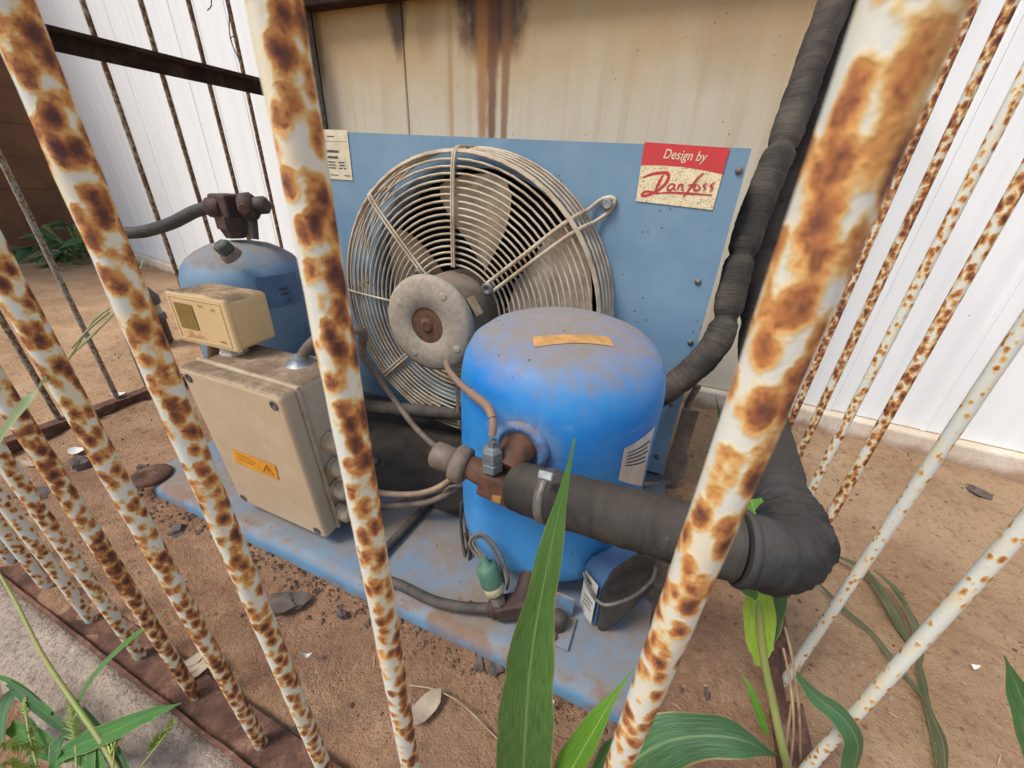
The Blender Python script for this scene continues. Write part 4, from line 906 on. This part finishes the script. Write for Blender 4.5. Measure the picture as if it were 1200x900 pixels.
# ---- thermostat on the enclosure
th=empty('pressure_switch',(-.645,.375,.333),'small cream control box with an olive window standing on the beige electrical box','control box')
rot=Matrix.Translation((-.662,.378,0))@Matrix.Rotation(R(3),4,'Z')
MB().box((-.064,-.024,.345),(.062,.045,.426),.008,rot,3).link('switch_housing',M_cream,th)
fc=MB().box((-.0655,-.028,.343),(.0635,-.018,.429),.005,rot,3).link('front_cover',M_cream,th)
m=MB()
for a,b in (((-.057,.352),(.052,.352)),((.052,.352),(.052,.420)),((.052,.420),(-.057,.420)),((-.057,.420),(-.057,.352))):
    m.rod(rot@Vector((a[0],-.028,a[1])),rot@Vector((b[0],-.028,b[1])),.0012,6)
m.link('cover_rim',M_cream,fc)
WQ=[rot@Vector(p) for p in ((-.049,-.0285,.411),(-.010,-.0285,.411),(-.010,-.0285,.370),(-.049,-.0285,.370))]
MB().add(qgrid(WQ,0,1,0,1,.0006),[(3,2,1,0)]).link('olive_window',M_olive,fc)
LQ2=[rot@Vector(p) for p in ((-.046,-.0285,.367),(.002,-.0285,.367),(.002,-.0285,.351),(-.046,-.0285,.351))]
strokes([([((u-.08)/.9,(v-.4)/.6) for u,v in a],w_*1.2) for a,w_ in LOGO],LQ2,1.0,.0006,M_redfaint,'faint_script',fc)
m=MB(); CQ=[rot@Vector(p) for p in ((0,-.0285,.42),(.05,-.0285,.42),(.05,-.0285,.35),(0,-.0285,.35))]
prints(m,CQ,[(.10,.03,[(.1,.2),(.25,.3)]),(.14,.03,[(.62,.75)]),(.86,.03,[(.6,.85)])],.0007); m.link('cover_print',M_orprint,fc)
MB().lathe([(.021,0),(.021,.005),(.019,.0055),(.019,.012),(.016,.016)],8,Matrix.Translation((-.640,.372,.3295)),0,False).link('mounting_nut',M_white2,th)

# ---- receiver tank
TC=(-.838,.557); TR=.1145
tk=empty('receiver_tank',(TC[0],TC[1],.026),'grey blue upright receiver tank with domed dusty top behind the beige box','tank')
MB().lathe([(0,.03),(.08,.032),(.104,.05),(TR,.08),(TR,.385),(.1125,.404),(.1065,.421),(.095,.436),(.077,.449),(.057,.459),(.03,.465),(0,.467)],64,Matrix.Translation((TC[0],TC[1],0))).link('shell',M_tank,tk)
def tank_hit(px): pass
TQ=[(-0.7362,0.5045,0.4158),(-0.7266,0.5836,0.4145),(-0.7264,0.5826,0.3524),(-0.7374,0.5023,0.3531)]
vs,fs=cpatch(TQ,TR+.0008,TC); fl=MB().add(vs,fs).link('faded_label',M_fadelab,tk)
m=MB()
for (u,v,a) in ((.45,.42,.22),(.48,.58,.2),(.62,.80,.10)):
    vs,fs=cpatch([lerp4(TQ,u,v),lerp4(TQ,u+a,v),lerp4(TQ,u+a,v+.07),lerp4(TQ,u,v+.07)],TR+.0014,TC,3); m.add(vs,fs)
m.link('label_print',M_print,fl)
fp=Vector((-0.7547,0.4785,0.4564)); 
fp=Vector((-.848,.49,.432)); fp=Vector((-0.7495,0.4780,0.4615))
MB().lathe([(.018,-.008),(.017,.002),(.014,.004)],12,place(fp,(-.05,-.55,.8))).link('plug_boss',M_greyfit,tk)
MB().lathe([(.014,.0),(.014,.014),(.011,.017),(0,.017)],6,place(fp+Vector((-.0,-.003,.005)),(-.05,-.55,.8)),0,False).link('plug',M_plug,tk)
# valve on top
tv=empty('receiver_valve',(TC[0],TC[1],.466),'dark rusty valve with hoses on top of the grey blue receiver tank','valve')
va=Vector((-0.8376,0.5570,0.4930))
MB().lathe([(.018,-.012),(.024,.004),(.028,.006),(.028,.028),(.022,.032)],6,Matrix.Translation((va.x,va.y,va.z-.008)),0,False).link('hex_nut',M_darkfit,tv)
MB().box((-.024,-.022,.018),(.026,.022,.060),.005,Matrix.Translation((va.x,va.y,va.z)),2).link('valve_body',M_darkfit,tv)
v0=Vector((-0.8341,0.5450,0.5295)); v1=Vector((-0.8668,0.5400,0.5278)); MB().rod(v0,v1,.019,12,bev=.004).link('hose_nut',M_darkfit,tv)
v2=Vector((-0.7973,0.5550,0.5314)); v3=Vector((-0.7762,0.5700,0.5351)); v4=Vector((-0.7517,0.5750,0.5379))
MB().rod(v2,v3,.025,14,bev=.006).link('side_nut',M_darkfit,tv); MB().rod(v3-(v3-v2)*.1,v4,.016,14,bev=.005).link('side_cap',M_dkcable,tv)
MB().rod((-0.7414,0.5200,0.5333),(-0.7770,0.5450,0.5301),.010,12,bev=.002).link('stem_end',M_valve,tv)
MB().sweep([(-0.7936,0.5700,0.5265),(-0.7959,0.5700,0.5078),(-0.7974,0.5650,0.4732)],.0085,12,.006).link('copper_stub',M_dkcable,tv)
t=MB(); t.sweep([v1,(-0.9013,0.5300,0.5184),(-0.9545,0.5100,0.4940),(-1.0274,0.4900,0.4737),(-1.0777,0.4700,0.4697),(-1.1065,0.4600,0.4633),(-1.1084,0.4500,0.4323),(-1.1216,0.4500,0.3691),(-1.1334,0.4500,0.2949),(-1.1407,0.4500,0.2170),(-1.1465,0.4500,0.1136)],.0115,14,.012)
tag(t.link('rubber_hose',M_hose,None,v1),'dark rubber hose leaving the tank valve to the left, bending down behind a bar','hose')
# small block between tank and box
t=MB().rod((-0.7910,0.4300,0.2979),(-0.8122,0.4300,0.2519),.012,12); tag(t.link('pipe_stub',M_valve,None,(-0.8122,0.4300,0.2519)),'short brown pipe stub between the beige box and the receiver tank','pipe')
# cable loop right of the shroud
t=MB(); t.sweep([(0.0918,0.8700,0.2148),(0.0829,0.8700,0.1622),(0.0897,0.8500,0.0948),(0.1063,0.8300,0.0410),(0.1007,0.8000,0.0215),(0.0732,0.7700,0.0123),(0.0288,0.7200,0.0304),(-0.0217,0.6800,0.0453)],.0075,10,.01)
tag(t.link('electric_cable',M_cable,None,(0.0897,0.8500,0.0948)),'grey cable looping down right of the blue shroud behind the compressor','cable')

# ---- black canister by the left fence
cn=empty('black_canister',(-1.7794,0.7786,0.0000),'small black canister with a clear band and wire hook beside the left fence','canister')
cb=Vector((-1.7403,0.7600,0.0000))
T=Matrix.Translation(cb)
MB().lathe([(.040,0),(.044,.004),(.044,.09),(.050,.092),(.050,.108),(.046,.112)],24,T).link('canister_body',M_black2,cn)
MB().lathe([(.042,.112),(.042,.150)],24,T).link('clear_band',M_clear,cn)
MB().lathe([(.048,.150),(.049,.176),(.044,.182),(.030,.205),(.012,.222),(0,.224)],24,T).link('canister_lid',M_black2,cn)
m=MB(); h=cb+Vector((0,0,.22)); m.sweep([h,h+Vector((.01,0,.02)),h+Vector((.03,.01,.035)),h+Vector((.03,0,.055)),h+Vector((.06,.01,.075))],.003,6,.01); m.link('wire_hook',M_dkcable,cn)
# ================================================================== STONES AND LITTER
def stone_mesh(sx,sy,sz,seed,sub=2):
    bm=bmesh.new(); bmesh.ops.create_icosphere(bm,subdivisions=sub,radius=1)
    for v in bm.verts:
        k=1+.55*fbm(v.co.x*1.3+seed,v.co.y*1.3,v.co.z*1.3+seed*.7)+.28*fbm(v.co.x*2.6+seed,v.co.y*2.6,v.co.z*2.6)
        v.co=Vector((v.co.x*sx*k,v.co.y*sy*k,v.co.z*sz*k))
    return bm
def stone(p,sx,sy,sz,rz,label,mat,seed,name='stone',group='loose stones on the soil'):
    m=MB().bm(stone_mesh(sx,sy,sz,seed)); me=m
    c_,s_=math.cos(rz),math.sin(rz)
    m.v=[(p[0]+c_*v[0]-s_*v[1],p[1]+s_*v[0]+c_*v[1],max(p[2]-.012,p[2]+v[2]+sz*.12)-.004) for v in m.v]
    tag(m.link(name,mat,None,p),label,'stone',group)
for i,(p,a,b,c_,rz,lab) in enumerate([
 ((-0.4610,0.2246,0.0000),.033,.017,.006,.5,'large flat grey slate flake on the soil in front of the blue plate'),
 ((-0.7501,0.2427,0.0000),.018,.014,.010,.2,'rounded grey stone on the soil just below the left end of the blue plate'),
 ((-1.0042,0.3212,0.0000),.014,.009,.008,.8,'small dark angular stone above the rusty washer on the blue plate'),
 ((-1.1351,0.2705,0.0000),.022,.018,.018,.2,'dark pointed stone near the brown left rail'),
 ((-1.1058,0.1859,0.0000),.040,.018,.008,.6,'flat dark stone by the far left bars'),
 ((0.7578,1.0800,0.0000),.026,.012,.007,-.6,'dark oval pebble on the sandy ground at far right below the white wall'),
 ((0.1562,0.3674,0.0000),.004,.008,.005,.2,'small dark pebble on the soil right of the nearest bar'),
 ((-0.3067,0.1142,0.0000),.010,.008,.006,.4,'grey pebble behind the bottom rail near the third bar'),
 ((-0.1180,0.2793,0.0000),.012,.010,.007,.4,'brown clod at the front edge of the blue plate left of the big leaf'),
 ((-0.1389,0.2734,0.0000),.009,.008,.006,1.4,'dark clod beside the front edge of the blue plate'),
 ((-0.3644,0.2493,0.0000),.008,.006,.005,.3,'small dark clod under the front lip of the blue plate'),
 ((0.4442,0.5721,0.0000),.006,.005,.004,0,'tiny dark stone between the wilted leaves on the right'),
 ((0.4999,0.5021,0.0000),.016,.010,.004,-.7,'flat brown stone, upper of the sunken ones at lower right'),
 ((0.4982,0.4593,0.0000),.014,.009,.004,-.7,'flat brown stone, lower of the sunken ones at lower right'),
 ((0.4798,0.5286,0.0000),.010,.007,.004,-.6,'flat grey stone left of the sunken brown ones at lower right'),
 ((0.5229,0.5275,0.0000),.009,.006,.004,-.6,'little flat stone above the sunken brown ones at lower right'),
 ((-0.9554,0.1089,0.0000),.02,.012,.008,.5,'dark stone behind the leftmost bottom bars'),
 ]): stone(p,a,b,c_,rz,lab,M_stone,i*3.1+1)
# bits of pale litter
def litter(p,l,w_,rz,label,mat,n=1,cat='litter'):
    m=MB()
    for k in range(n):
        c_,s_=math.cos(rz),math.sin(rz); vs=[]
        for i in range(7):
            u=i/6*2-1; ww=w_*(1-u*u)**.5+.0005
            for j in (-1,0,1):
                x,y,z=u*l,j*ww+(k-(n-1)/2)*w_*1.6,.003+.006*u*u+abs(j)*.003+.002*fbm(u*3,j,p[0]*9+k)
                vs.append((p[0]+c_*x-s_*y,p[1]+s_*x+c_*y,p[2]+z))
        m.add(vs,[(i*3+j,i*3+j+1,(i+1)*3+j+1,(i+1)*3+j) for i in range(6) for j in (0,1)],None,True)
    tag(m.link('dry_leaf' if cat=='leaf' else 'litter_scrap',mat,None,p),label,cat,'dry scraps lying on the soil')
litter((-0.4785,0.1110,0.0040),.016,.006,1.2,'crumpled pale striped scrap behind the bottom rail between two bars',M_leafbit,3)
litter((-0.1769,0.1966,0.0000),.026,.012,1.2,'pale brown dead leaf on the soil left of the big green leaf',M_leafbit,1,'leaf')
litter((-1.1831,0.2880,0.0000),.020,.012,.3,'white crumpled scrap beside the dark pointed stone',M_white)
litter((-1.3823,0.4677,0.0100),.020,.012,.5,'white scrap on the left rail at the foot of a thin bar',M_white)
litter((-0.3585,0.1815,0.0000),.007,.002,.5,'small curled white shaving on the soil below the blue plate',M_white)
litter((-1.2133,0.2258,0.0000),.03,.006,.2,'pale twiggy scrap by the left rail',M_leafbit,2)
litter((-0.0329,0.2670,0.0000),.004,.004,.0,'tiny white chip at the front of the plate beside the big leaf',M_white)
litter((0.5113,0.5582,0.0000),.006,.003,.2,'tiny pale chip on the sandy ground at right',M_white)
t=MB(); t.sweep([(-0.2096,0.2099,0.0040),(-0.1757,0.2188,0.0060),(-0.1379,0.2192,0.0060),(-0.1036,0.2117,0.0050),(-0.0777,0.2059,0.0030)],.0011,6,.01); tag(t.link('twig',M_straw,None,(-0.1763,0.2195,0.0040)),'thin pale twig curving over the soil left of the big leaf','twig')
# gravel and crumbs: uncountable
gm=MB(); random.seed(11)
def crumb(x,y,s):
    z=gz(x,y); a=random.uniform(0,6.3); pts=[]
    for (dx,dy,dz) in ((1,0,0),(-.3,.9,0),(-.8,-.6,0),(.1,.0,.8),(.3,-.8,.1)):
        k=random.uniform(.6,1.2)*s; pts.append((x+(dx*math.cos(a)-dy*math.sin(a))*k,y+(dx*math.sin(a)+dy*math.cos(a))*k,z+dz*k))
    gm.add(pts,[(0,1,3),(1,2,3),(2,4,3),(4,0,3)])
for i in range(2600): 
    x=random.uniform(-2.2,1.6); y=random.uniform(.02,1.2)
    if -.94<x<.08 and .28<y<.84: continue
    if y<.12 and x<.27: continue
    crumb(x,y,random.choice((.0015,.002,.002,.003,.0045)))
for i in range(560):      # dirt caught along the plate's front lip
    x=random.uniform(-.93,.07); crumb(x,.283-abs(random.gauss(0,.020)),random.choice((.0015,.002,.003,.004,.0065)))
tag(gm.link('gravel',plain('soil_crumbs',(140,110,88),.9,.3,60,(92,74,62),.15,.4)),'small crumbs and grit scattered over the soil',None,None,'stuff')

sw=MB()
for i in range(420):
    x=random.uniform(-2.0,1.5); y=random.uniform(.14,1.18)
    if -.95<x<.10 and .27<y<.86: continue
    a=random.uniform(0,6.3); l=random.uniform(.004,.016); z=gz(x,y)+.0015; c_,s_=math.cos(a)*l,math.sin(a)*l; w_=random.uniform(.0004,.0009)
    sw.add([(x-c_,y-s_,z),(x-s_/l*w_,y+c_/l*w_,z+.0012),(x+c_,y+s_,z+random.uniform(0,.004)),(x+s_/l*w_,y-c_/l*w_,z+.0005)],[(0,3,1),(3,2,1)])
tag(sw.link('straw_litter',M_straw),'tiny dry straw bits scattered over the soil',None,None,'stuff')

# ================================================================== PLANTS
def ribbon(m,pts,ws,nrm,fold=.35,nc=8,step=.006,wave=0,ws_f=9,seed=0,twist=0):
    """leaf blade: centre line, half width at each control point, facing nrm, folded along the midrib"""
    P=spline(pts,step); L=len(P); nrm=Vector(nrm).normalized(); vs=[];uv=[]
    for i,p in enumerate(P):
        t=i/(L-1); k=t*(len(ws)-1); a=min(int(k),len(ws)-2); f=k-a; f=f*f*(3-2*f); w_=ws[a]*(1-f)+ws[a+1]*f
        d=(P[min(i+1,L-1)]-P[max(i-1,0)]).normalized()
        s=d.cross(nrm).normalized(); n2=s.cross(d).normalized()
        tw=twist*t; s,n2=s*math.cos(tw)+n2*math.sin(tw),n2*math.cos(tw)-s*math.sin(tw)
        for j in range(nc+1):
            u=j/nc*2-1
            z=fold*w_*(abs(u)**1.3)+wave*abs(u)**2*math.sin(t*ws_f*6.28+(1.3 if u>0 else 0)+seed)
            vs.append(p+s*w_*u+n2*z); uv.append(((u+1)/2,t*len(P)*step*10))
    fs=[(i*(nc+1)+j,i*(nc+1)+j+1,(i+1)*(nc+1)+j+1,(i+1)*(nc+1)+j) for i in range(L-1) for j in range(nc)]
    m.add(vs,fs,[[uv[k] for k in f] for f in fs],True)
CAMP=Vector((0,0,.6))
def tocam(p): return (CAMP-Vector(p)).normalized()
# maize plant growing inside the front bars
mz=empty('maize_plant',(0.0121,0.1429,0.0000),'young maize plant with a tall upright leaf in front of the blue compressor','plant','maize seedlings in the cage')
def leaf(parent,pts,ws,mat,nrm=None,**k):
    m=MB(); ribbon(m,pts,ws,nrm or tocam(pts[len(pts)//2]),**k); return m.link('leaf',mat,parent)
leaf(mz,[(-0.0065,0.1750,-0.1752),(-0.0309,0.1650,0.0392),(-0.0360,0.1550,0.2024),(-0.0364,0.1500,0.3204),(-0.0335,0.1500,0.3999),(-0.0313,0.1550,0.4493),(-0.0304,0.1600,0.4744),(-0.0308,0.1650,0.4853)],[.010,.0165,.0215,.0250,.0235,.0170,.0080,.0006],M_leaf,fold=.22,wave=.0012,ws_f=3)
leaf(mz,[(-0.0052,0.1700,-0.0091),(0.0062,0.1650,0.1373),(0.0156,0.1680,0.2145),(0.0229,0.1800,0.2437),(0.0340,0.2000,0.2608)],[.010,.014,.015,.011,.0006],M_leaf2,(-.6,-.5,.5),fold=.3)
leaf(mz,[(0.0290,0.1650,0.0931),(0.0455,0.1650,0.1977),(0.0656,0.1750,0.2351),(0.0913,0.1850,0.2493),(0.1138,0.1900,0.2537),(0.1403,0.2000,0.2341)],[.010,.0155,.019,.0175,.0125,.001],M_leafd,(.1,-.35,1),fold=-.25,wave=.0035,ws_f=2.2)
leaf(mz,[(-0.1999,0.1600,-0.2759),(-0.1976,0.1550,-0.1177),(-0.2215,0.1550,-0.0575),(-0.2635,0.1600,-0.0733),(-0.3262,0.1700,-0.1544)],[.012,.015,.014,.009,.0006],M_leafd,(-.2,-.3,1),fold=-.2,wave=.002)
m=MB(); m.sweep([(0.0163,0.1471,-0.0100),(-0.0048,0.1800,-0.1602),(-0.0238,0.1700,-0.0254)],.009,10,.01); m.link('stalk',M_stalk,mz)
# maize seedling at the right fence
m2=empty('maize_plant',(0.2468,0.3114,0.0000),'slim maize seedling rising by the right rail to the black hose elbow','plant','maize seedlings in the cage')
m=MB(); m.sweep([(0.2490,0.3158,-0.0100),(0.2137,0.3000,0.0671),(0.1909,0.3180,0.1154),(0.1719,0.3320,0.1574),(0.1561,0.3450,0.2023),(0.1491,0.3550,0.2272),(0.1369,0.3650,0.2751)],.0045,12,.008,rf=lambda L,a,t:.0048-.0014*t); m.link('stalk',M_stalk,m2)
leaf(m2,[(0.1724,0.3330,0.1395),(0.1602,0.3420,0.1872),(0.1501,0.3490,0.2217),(0.1389,0.3550,0.2486),(0.1283,0.3600,0.2761)],[.004,.013,.015,.011,.004],M_leafy,fold=.35,wave=.002)
leaf(m2,[(0.1729,0.3380,0.1510),(0.1712,0.3520,0.1872),(0.1680,0.3700,0.2190),(0.1627,0.3900,0.2477),(0.1471,0.4000,0.2952)],[.003,.011,.0125,.012,.009],M_leafd,fold=.3)
leaf(m2,[(0.1477,0.3450,0.2256),(0.1283,0.3400,0.2477),(0.1130,0.3380,0.2572),(0.0966,0.3400,0.2589)],[.004,.010,.011,.003],M_leaf,(0,-.5,1),fold=-.3)
leaf(m2,[(0.2003,0.3120,0.0626),(0.1808,0.3180,0.0968),(0.1676,0.3250,0.1158),(0.1619,0.3300,0.1191)],[.003,.0045,.0035,.0004],M_leaf2,fold=.3)
leaf(m2,[(0.1346,0.3700,0.2686),(0.1316,0.3850,0.2899),(0.1242,0.4000,0.3040)],[.009,.013,.010],M_leaf2,fold=.3)
leaf(m2,[(0.1880,0.3050,0.1879),(0.2089,0.3000,0.1729),(0.2273,0.2950,0.1694),(0.2451,0.2880,0.1518),(0.2518,0.2800,0.1188)],[.003,.008,.0115,.014,.012],M_leafd,(.3,-.4,1),fold=-.3)
m=MB()
for k in range(3): m.sweep([(0.2420,0.3159,0.0040),(0.2140,0.3100,0.1011),(0.1997,0.3250,0.1438),(0.1844,0.3350,0.1777)] if k==0 else ([(0.2565,0.3347,0.0040),(0.2154,0.3200,0.1166),(0.1946,0.3350,0.1700),(0.1813,0.3450,0.1973)] if k==1 else [(0.2355,0.3131,0.0040),(0.2139,0.3150,0.0893),(0.2096,0.3350,0.1331),(0.2078,0.3400,0.1557)]),.0014,6,.01)
m.link('dry_husk',M_straw,m2)
# leaf at the right edge
m3=empty('maize_plant',(0.5466,0.4920,0.0000),'single pointed green leaf entering at the right edge above the sunken stones','plant','maize seedlings in the cage')
leaf(m3,[(0.3571,0.3000,0.2024),(0.3273,0.3000,0.2416),(0.3073,0.3050,0.2703),(0.2920,0.3100,0.2925)],[.014,.012,.008,.0005],M_leafd,fold=.4)
# wilted leaves lying on the ground at right
for lab,paths in [
 ('broad wilted dark green leaf lying on the sandy ground at right',[([(0.3761,0.7015,0.0100),(0.4176,0.6827,0.0130),(0.4330,0.6342,0.0120),(0.4378,0.5826,0.0120),(0.4389,0.5425,0.0120)],[.003,.007,.010,.009,.005]),([(0.4239,0.6781,0.0220),(0.4469,0.6513,0.0200),(0.4523,0.6029,0.0200),(0.4462,0.5511,0.0140),(0.4331,0.5163,0.0100)],[.003,.005,.007,.006,.003]),([(0.4357,0.5236,0.0100),(0.4225,0.4610,0.0120),(0.4197,0.4215,0.0120),(0.4081,0.3865,0.0120)],[.004,.005,.008,.007])]),
 ('thin wilted leaf lying on sandy ground crossing behind the front right bar',[([(0.3288,0.6220,0.0100),(0.3559,0.5859,0.0120),(0.3865,0.5550,0.0120),(0.4011,0.5191,0.0120),(0.4182,0.4856,0.0120),(0.4225,0.4610,0.0120)],[.002,.004,.005,.004,.004,.003])])]:
    e=empty('wilted_leaf',paths[0][0][2],lab,'leaf','wilted leaves on the sandy ground')
    for pts,ws in paths:
        m=MB(); ribbon(m,pts,ws,(0,-.2,1),fold=-.5,nc=6,wave=.0016,ws_f=2,twist=.25); m.link('leaf_blade',M_deadg,e)
# weeds at the lower left
wd=empty('grass_weed',(-0.5181,-0.0151,-0.0100),'clump of green grass weeds with bristly seedheads at the lower left corner','grass','weeds in front of the concrete strip')
for pts,ws,mt,nr_ in [
 ([(-0.4912,0.0234,0.0840),(-0.4960,0.0443,0.0960),(-0.4920,0.0722,0.1080),(-0.4812,0.0958,0.1200),(-0.4776,0.1183,0.1260)],[.006,.008,.0075,.005,.0005],M_grass,(-.5,-.5,.8)),
 ([(-0.4760,-0.0090,0.0600),(-0.4622,0.0066,0.0660),(-0.4367,0.0238,0.0780),(-0.4106,0.0444,0.0900),(-0.3810,0.0650,0.1020)],[.006,.010,.009,.006,.0005],M_grass,(.2,-.6,1)),
 ([(-0.5540,-0.0254,0.0480),(-0.5884,-0.0120,0.0480),(-0.5987,-0.0015,0.0540),(-0.5951,0.0036,0.0600)],[.008,.011,.008,.003],M_leafd,(.5,-.6,.5)),
 ([(-0.6114,0.0038,0.0600),(-0.5671,0.0052,0.0600),(-0.5276,0.0065,0.0540),(-0.4969,0.0079,0.0480)],[.003,.005,.005,.003],M_leafd,(.2,-.6,1)),
 ([(-0.4877,0.0219,0.0780),(-0.4629,0.0209,0.0720),(-0.4350,0.0187,0.0660),(-0.3984,0.0132,0.0600)],[.004,.005,.005,.004],M_leafd,(.4,-.6,1)),
 ([(-0.6411,0.0001,0.0600),(-0.6004,0.0068,0.0600),(-0.5305,0.0085,0.0600)],[.002,.003,.003],M_grass,(.4,-.6,1)),
 ([(-0.4723,-0.0187,0.0480),(-0.4769,-0.0050,0.0540),(-0.4566,0.0055,0.0600),(-0.4196,0.0039,0.0600)],[.006,.009,.009,.006],M_grass,(.1,-.6,1)),
 ([(-0.5665,-0.0149,0.0480),(-0.5217,-0.0095,0.0480),(-0.4778,-0.0068,0.0480)],[.006,.010,.006],M_grass,(.1,-.6,1)),
 ([(-0.5025,-0.0243,0.0360),(-0.5262,-0.0107,0.0420),(-0.5451,-0.0054,0.0480),(-0.5643,-0.0038,0.0480)],[.004,.006,.005,.001],M_leafd,(.4,-.6,.6)),
 ([(-0.4301,-0.0008,0.0600),(-0.4538,0.0119,0.0660),(-0.4706,0.0215,0.0720)],[.004,.005,.001],M_grass,(.4,-.6,.6)),
 ([(-0.4743,-0.0097,0.0600),(-0.4888,-0.0013,0.0600),(-0.4898,0.0045,0.0600)],[.006,.008,.003],M_leafd,(.4,-.6,.6))]:
    leaf(wd,pts,ws,mt,nr_,fold=.3,nc=4,step=.006)
m=MB(); m.sweep([(-0.7923,0.0646,0.0960),(-0.6892,0.0501,0.0960),(-0.5815,0.0322,0.0900),(-0.4899,0.0215,0.0840),(-0.4427,0.0159,0.0720),(-0.4008,0.0087,0.0600)],.0020,8,.01,rf=lambda L,a,t:.0014+.0012*t); m.link('stem',M_stalk,wd)
m=MB(); m.sweep([(-0.4477,-0.0051,0.0600),(-0.4738,0.0068,0.0660)],.0010,6,.01); m.link('stem',M_stalk,wd)
m=MB(); m.sweep([(-0.3711,0.0439,0.0960),(-0.3735,0.0158,0.0840)],.0007,6,.01); m.link('stem',M_stalk,wd)
m=MB(); m.sweep([(-0.5730,0.0025,0.0600),(-0.5266,-0.0103,0.0600),(-0.4774,-0.0217,0.0600)],.0010,6,.01); m.link('stem',M_stalk,wd)
m=MB(); m.sweep([(-0.4344,0.0242,0.0720),(-0.4029,0.0071,0.0720)],.0008,6,.01); m.link('stem',M_stalk,wd)
random.seed(5)
for (a,b,n,ln) in [((-0.4703,0.0050,0.0650),(-0.5062,0.0205,0.0740),110,.013),((-0.3796,0.0282,0.0860),(-0.3718,0.0521,0.1010),90,.011),((-0.4212,0.0129,0.0720),(-0.4305,0.0259,0.0720),60,.011),((-0.5499,-0.0044,0.0600),(-0.5736,0.0041,0.0600),40,.008),((-0.5420,-0.0249,0.0600),(-0.4969,-0.0124,0.0600),90,.012),((-0.5199,-0.0335,0.0600),(-0.4854,-0.0217,0.0600),80,.012),((-0.5333,-0.0053,0.0600),(-0.5032,-0.0189,0.0600),60,.009)]:
    m=MB(); a=Vector(a); b=Vector(b); ax_=(b-a).normalized()
    for i in range(n):
        t=i/n; p=a.lerp(b,t); r_=Vector((random.uniform(-1,1),random.uniform(-1,1),random.uniform(-1,1))); r_=(r_-ax_*r_.dot(ax_)).normalized()
        d=(r_+ax_*.75).normalized(); s_=d.cross(ax_).normalized()*.0007; l=ln*(1-.45*t)*random.uniform(.7,1.1)
        m.add([p-s_,p+s_,p+d*l*.5+s_*1.2+ax_*.0004,p+d*l,p+d*l*.5-s_*1.2+ax_*.0004],[(0,1,2,4),(4,2,3)])
    m.link('seedhead',M_seed,wd)
gs=empty('grass_stalk',(-0.3595,0.0600,0.4438),'thin pale grass stalk slanting up across the rusty bars on the left','grass')
m=MB(); ribbon(m,[(-0.4809,0.0550,0.3616),(-0.3560,0.0600,0.4468),(-0.3011,0.0700,0.4884),(-0.3833,0.1100,0.4737),(-0.3614,0.1300,0.4978)],[.0022,.0032,.0030,.0022,.0008],(.3,-.8,.5),nc=4,fold=.4); m.link('blade',M_gstalk,gs)
for pth,rr in (([(-0.3833,0.1100,0.4737),(-0.3614,0.1300,0.4978),(-0.3593,0.1500,0.5158),(-0.3670,0.1700,0.5351)],.0005),([(-0.3799,0.1100,0.4738),(-0.3559,0.1250,0.5039),(-0.3419,0.1300,0.5130)],.0006),([(-0.3671,0.1120,0.4865),(-0.3523,0.1200,0.5006),(-0.3438,0.1300,0.5104)],.0006)):
    m=MB(); m.sweep(pth,rr,6,.008); m.link('stem',M_gstalk,gs)
# tuft by the kerb right of the shroud
tf=empty('grass_tuft',(0.1379,0.8735,0.0000),'small green and dry grass blades poking up beside the pipe near the kerb','grass')
m=MB(); ribbon(m,[(0.1946,0.8769,0.0000),(0.1209,0.8000,0.0510),(0.0915,0.8000,0.0621)],[.004,.004,.0005],(0,-.6,.8),nc=4); ribbon(m,[(0.2066,1.1063,0.0000),(0.1668,1.0000,0.1035),(0.1486,1.0000,0.1435)],[.005,.005,.0005],(0,-1,.3),nc=4); m.link('blade',M_grass,tf)
m=MB(); ribbon(m,[(0.1428,0.9957,0.0200),(0.1740,1.0430,0.0500),(0.1942,1.0841,0.0600)],[.003,.006,.003],(0,-1,.3),nc=4); m.link('dry_blade',M_straw,tf)
